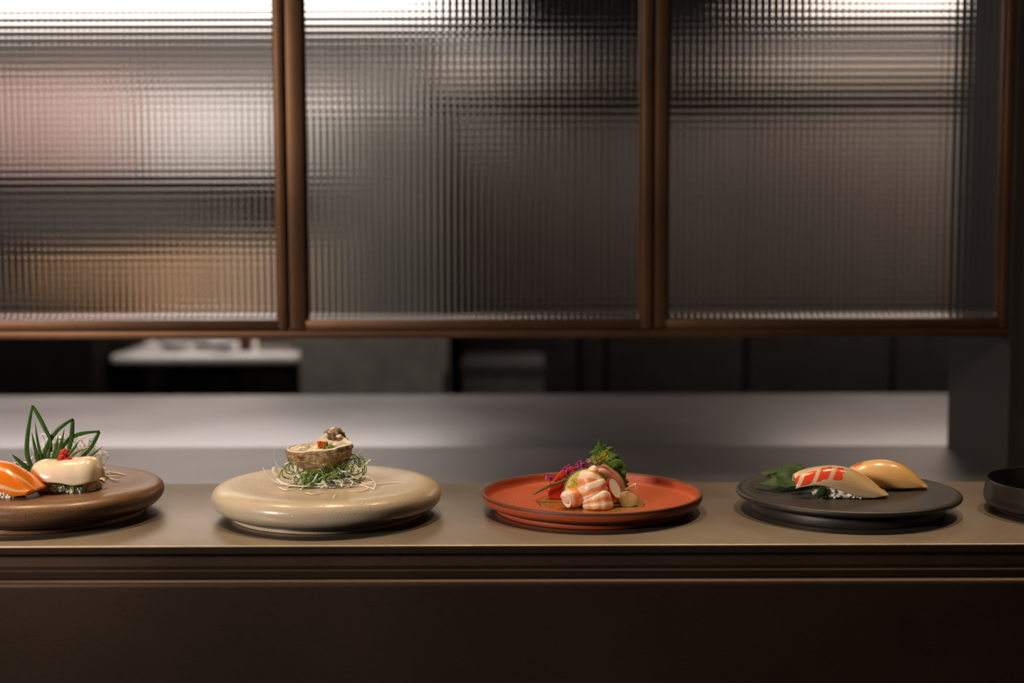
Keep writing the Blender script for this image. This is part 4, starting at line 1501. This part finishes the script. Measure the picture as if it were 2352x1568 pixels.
flat_part('rind', fan_ring(lc, Rl, RL * 0.945, RL, -0.0024, 0.0024, A0, A1), M_RIND, lime)
flat_part('pith', fan_ring(lc, Rl, 0.0001, RL * 0.945, -0.0021, 0.0021, A0, A1), M_PITH, lime)
NSEG = 7
for k in range(NSEG):
    a0 = A0 + (A1 - A0) * k / NSEG + 0.03
    a1 = A0 + (A1 - A0) * (k + 1) / NSEG - 0.03
    rows = []
    for r in (0.10, 0.3, 0.5, 0.68, 0.80, 0.86):
        row = []
        for q in np.linspace(a0, a1, 9):
            edge = min(abs(q - a0), abs(q - a1)) / (a1 - a0)
            h = 0.0004 + 0.0007 * min(1, edge * 4) * (1 if 0.10 < r < 0.86 else 0.2)
            row.append(lc + Rl @ Vector((RL * r * math.cos(q), -0.0021 - h, RL * r * math.sin(q))))
        rows.append(row)
    v, f, u = thicken_grid(rows, 0.0006)
    mesh('segment', v, f, M_PULP, lime, uvs=u)


def hull_obj(name, pts, mat, label, cat, bevel=0.002, group=None, sub=0, disp=0.0):
    """a soft-edged cut piece spanned by the given points"""
    bm = bmesh.new()
    for p in pts:
        bm.verts.new(p)
    r = bmesh.ops.convex_hull(bm, input=bm.verts[:])
    bmesh.ops.delete(bm, geom=[e for e in r['geom_interior'] if isinstance(e, bmesh.types.BMVert)], context='VERTS')
    bmesh.ops.dissolve_limit(bm, angle_limit=0.12, verts=bm.verts[:], edges=bm.edges[:])
    bmesh.ops.bevel(bm, geom=bm.edges[:], offset=bevel, segments=4, affect='EDGES', profile=0.5)
    bmesh.ops.triangulate(bm, faces=bm.faces[:])
    if sub:
        bmesh.ops.subdivide_edges(bm, edges=bm.edges[:], cuts=sub, use_grid_fill=True)
        for q in bm.verts:
            c = q.co.copy()
            q.co += Vector((noise.noise(c * 220), noise.noise(c * 220 + Vector((5, 0, 0))), noise.noise(c * 220 + Vector((0, 7, 0))))) * disp
    bm.verts.index_update()
    V = [q.co.copy() for q in bm.verts]
    Fc = [tuple(x.index for x in fc.verts) for fc in bm.faces]
    bm.free()
    o = mesh(name, V, Fc, mat, None, loc=Vector(sum(pts, Vector()) / len(pts)))
    tag(o, label, cat, group)
    return o


# tuna chunk
DT = dyrow(1147)
front = [(438, 1000), (470, 1140), (760, 1180), (800, 860), (560, 800)]
topf = [(700, 610), (830, 492), (990, 600), (900, 740)]
pts = [r5(a, b, DT) for a, b in front] + [r5(a, b, DT + .010) for a, b in topf] + [r5(520, 1000, DT + .022), r5(960, 1040, DT + .022), r5(1010, 700, DT + .022)]
hull_obj('tuna_chunk', pts, M_TUNA, 'glossy deep red tuna chunk left of the lime slice', 'tuna', 0.0020, sub=2, disp=0.0006)

# pink sashimi slice, folded behind the lime
G = []
E0 = catmull([r5(1330, 600, .022), r5(1480, 590, .021), r5(1640, 690, .020), r5(1750, 830, .018), r5(1792, 990, .014), r5(1775, 1130, .010)], 24)
E1 = catmull([r5(1300, 760, .006), r5(1400, 740, .005), r5(1520, 840, .004), r5(1600, 960, .002), r5(1650, 1080, .0), r5(1670, 1180, .0)], 24)
for P0, P1 in zip(E0, E1):
    G.append([P0.lerp(P1, q) + Vector((0, -0.004 * math.sin(PI * q), 0.002 * math.sin(PI * q))) for q in np.linspace(0, 1, 10)])
v, f, u = thicken_grid(G, 0.004)
o = mesh('sashimi_slice', v, f, M_BREAM, None, uvs=u, loc=r5(1600, 1100, 0.008))
tag(o, 'curved pale pink sashimi slice behind the lime and radish', 'sashimi')
hull_obj('sashimi_piece', [r5(a, b, dy - .004) for a, b, dy in [(1540, 1035, -.014), (1650, 1050, -.014), (1672, 1110, -.015), (1700, 1200, -.016), (1600, 1225, -.018), (1540, 1200, -.006), (1660, 1190, -.004), (1640, 1050, -.006)]],
         food('orange_sashimi', (0.82, 0.28, 0.07), 0.25, 0.25, 90), 'small orange sashimi piece peeking out right of the large shrimp', 'sashimi', 0.0008)

# radish slice
rcx = r5(1645, 955, -.012)
RR = 205 * kk
Rr = Matrix.Rotation(-0.50, 3, 'Y') @ Matrix.Rotation(1.12, 3, 'Z')
rad = thing('radish_slice', (rcx.x, rcx.y, ZW), 'thin white radish slice with red skin right of the large shrimp', 'radish')
flat_part('skin', fan_ring(rcx, Rr, RR * 0.90, RR, -0.0013, 0.0013, 0, 2 * PI), M_RADSKIN, rad)
flat_part('flesh', fan_ring(rcx, Rr, 0.0001, RR * 0.90, -0.00135, 0.00135, 0, 2 * PI), M_RADISH, rad)

# amber jelly lump
DJ = dyrow(1166)
hull_obj('jelly_lump', [r5(a, b, DJ + dy) for a, b, dy in [(1765, 1010, .008), (1860, 990, .006), (2050, 1075, .006), (2085, 1110, .006), (2080, 1240, .003), (1960, 1300, .001), (1780, 1280, .001), (1735, 1150, .004),
         (1780, 1050, .020), (2000, 1080, .020), (2040, 1180, .018), (1800, 1180, .020)]], M_JELLY, 'pale amber jelly lump at the right of the red plate food', 'jelly', 0.0010, sub=2, disp=0.0006)

# saw-edged leaf standing behind
DL = 0.028
lv = [r5(1600, 1130, DL - .004), r5(1560, 900, DL), r5(1500, 600, DL + .002), r5(1430, 330, DL + .002), r5(1395, 180, DL + .001), r5(1378, 55, DL)]
leafr = thing('shiso_leaf', (lv[0].x, lv[0].y, ZW), 'fresh green saw-edged leaf standing upright behind the lime on the red plate', 'leaf')
v, f, u = leaf_geo(lv, [70 * kk, 250 * kk, 330 * kk, 255 * kk, 62 * kk, 6 * kk], (0.1, -1, 0.15), 90, 9, 8.0, 0.45, 0.22, 0.0005, 0.05, 2, (1.0, 1.0))
mesh('leaf_blade', v, f, M_SHISO, leafr, uvs=u)
for m_, wd, sd in [([(1500, 640), (1620, 600), (1740, 540), (1855, 560)], [60, 150, 120, 6], 4), ([(1540, 560), (1610, 480), (1675, 410), (1730, 340)], [60, 120, 90, 5], 5), ([(1540, 540), (1640, 520), (1730, 490), (1815, 490)], [50, 90, 80, 5], 9),
                   ([(1600, 720), (1700, 740), (1790, 700), (1868, 640)], [60, 140, 110, 6], 6), ([(1640, 860), (1740, 850), (1830, 825), (1915, 835)], [60, 110, 90, 6], 7), ([(1680, 960), (1760, 940), (1840, 915), (1918, 915)], [50, 80, 60, 6], 8)]:
    P = [r5(a, b, DL - 0.006 - sd * 0.0006 + 0.001 * i) for i, (a, b) in enumerate(m_)]
    v, f, u = leaf_geo(P, [w_ * kk for w_ in wd], (0.2, -1, 0.25), 40, 7, 4.0, 0.35, 0.30, 0.0005, 0.08, sd)
    mesh('leaf_lobe', v, f, M_SHISO, leafr, uvs=u)

# white radish shreds at the right
tw = thing('radish_shreds', r5(1980, 960, .006), 'three crossed white radish shreds at the right of the red plate food', 'garnish')
for pts in [[(1840, 985), (1930, 920), (2060, 860)], [(2030, 870), (2045, 940), (2050, 990)], [(1835, 975), (1950, 985), (2085, 1020)]]:
    strand('strand', [r5(a, b, .006) for a, b in pts], 0.00095, M_RADISH, tw, flat=0.7)

# flower sprig
SP = DT - 0.005                   # just in front of the tuna
spr = thing('flower_sprig', r5(200, 1060, SP), 'brown flowering twig with magenta blossoms laid across the red tuna', 'flower sprig')
stem_pts = [r5(190, 1060, SP - .004), r5(350, 970, SP - .003), r5(560, 880, SP - .002), r5(760, 800, SP), r5(960, 700, SP + .001), r5(1160, 620, SP + .001), r5(1330, 560, SP + .001), r5(1440, 470, SP + .002), r5(1500, 400, SP + .003)]
strand('stem', stem_pts, [0.0012, 0.0014, 0.0012, 0.0011, 0.0010, 0.0009, 0.0009], M_STEM, spr, 1.0, 40, 8, 0.6)
rnd = random.Random(17)


def blossom(a, b, size, mat, petals=5, name='blossom', stalk=None):
    c = r5(a, b, SP - 0.002)
    g = []
    R0 = Matrix.Rotation(rnd.uniform(-0.7, 0.7), 3, 'Z') @ Matrix.Rotation(PI / 2 + rnd.uniform(-0.7, 0.5), 3, 'X')
    for k in range(petals):
        R = R0 @ Matrix.Rotation(2 * PI * k / petals + rnd.uniform(-.2, .2), 3, 'Z') @ Matrix.Rotation(-0.5, 3, 'Y')
        g.append(ellipsoid_geo(c + R @ Vector((size * 0.62, 0, 0)), (size * 0.62, size * 0.45, size * 0.16), R, 10, 6, 0.3, k))
    g.append(ellipsoid_geo(c, (size * 0.25,) * 3, None, 8, 6))
    v, f = merge(g)
    o = mesh(name, v, f, mat, spr)
    if stalk:
        e = r5(*stalk, SP)
        strand('stalk', [c, c.lerp(e, 0.5) + Vector((0, 0.001, 0)), e], 0.0004, M_STEM, spr, 1.0, 8, 5, 1.0)
    return o


for a, b, s_, st in [(480, 715, .0022, (500, 880)), (450, 765, .0019, None), (510, 770, .0020, None), (775, 610, .0024, (800, 790)), (835, 570, .0022, None), (820, 660, .0024, (850, 770)),
                     (880, 640, .0018, None), (760, 580, .0018, None), (1035, 500, .0024, (1060, 680)), (1090, 530, .0022, None), (985, 540, .0020, None), (1060, 570, .0020, None)]:
    blossom(a, b, s_ * 1.15, M_FLOWER, 5, 'blossom', st)
for a, b, s_, st in [(1190, 460, .0022, (1240, 600)), (1220, 530, .0018, None), (1270, 530, .0015, None), (1280, 410, .0018, (1320, 560)), (1385, 450, .0015, (1400, 510))]:
    blossom(a, b, s_, M_FLOWERP, 5, 'pink_bud', st)
for a, b, s_ in [(1310, 480, .0022), (1350, 400, .0020), (1400, 360, .0022), (1470, 330, .0024), (1540, 320, .0022), (1510, 380, .0024), (1580, 350, .0018), (1450, 400, .0022), (1500, 440, .0018), (1330, 520, .0020)]:
    blossom(a, b, s_ * 0.9, M_BUDG, 4, 'green_bud')
for pts in [[(1500, 330), (1420, 330), (1370, 290)], [(1480, 320), (1500, 270), (1550, 270)], [(1530, 330), (1590, 300), (1600, 350)], [(1460, 330), (1440, 290), (1460, 270)], [(1560, 340), (1600, 330), (1610, 370)]]:
    strand('tendril', [r5(a, b, SP - .002) for a, b in pts], 0.0005, M_BUDG, spr, 1.0, 10, 5, 0.5)
v, f, u = leaf_geo([r5(a, b, SP - .003) for a, b in [(760, 690), (745, 730), (770, 760)]], [0.0006, 0.0016, 0.0004], (0, -1, 0), 10, 5, thick=0.0004)
mesh('leaflet', v, f, M_LEAF, spr, uvs=u)
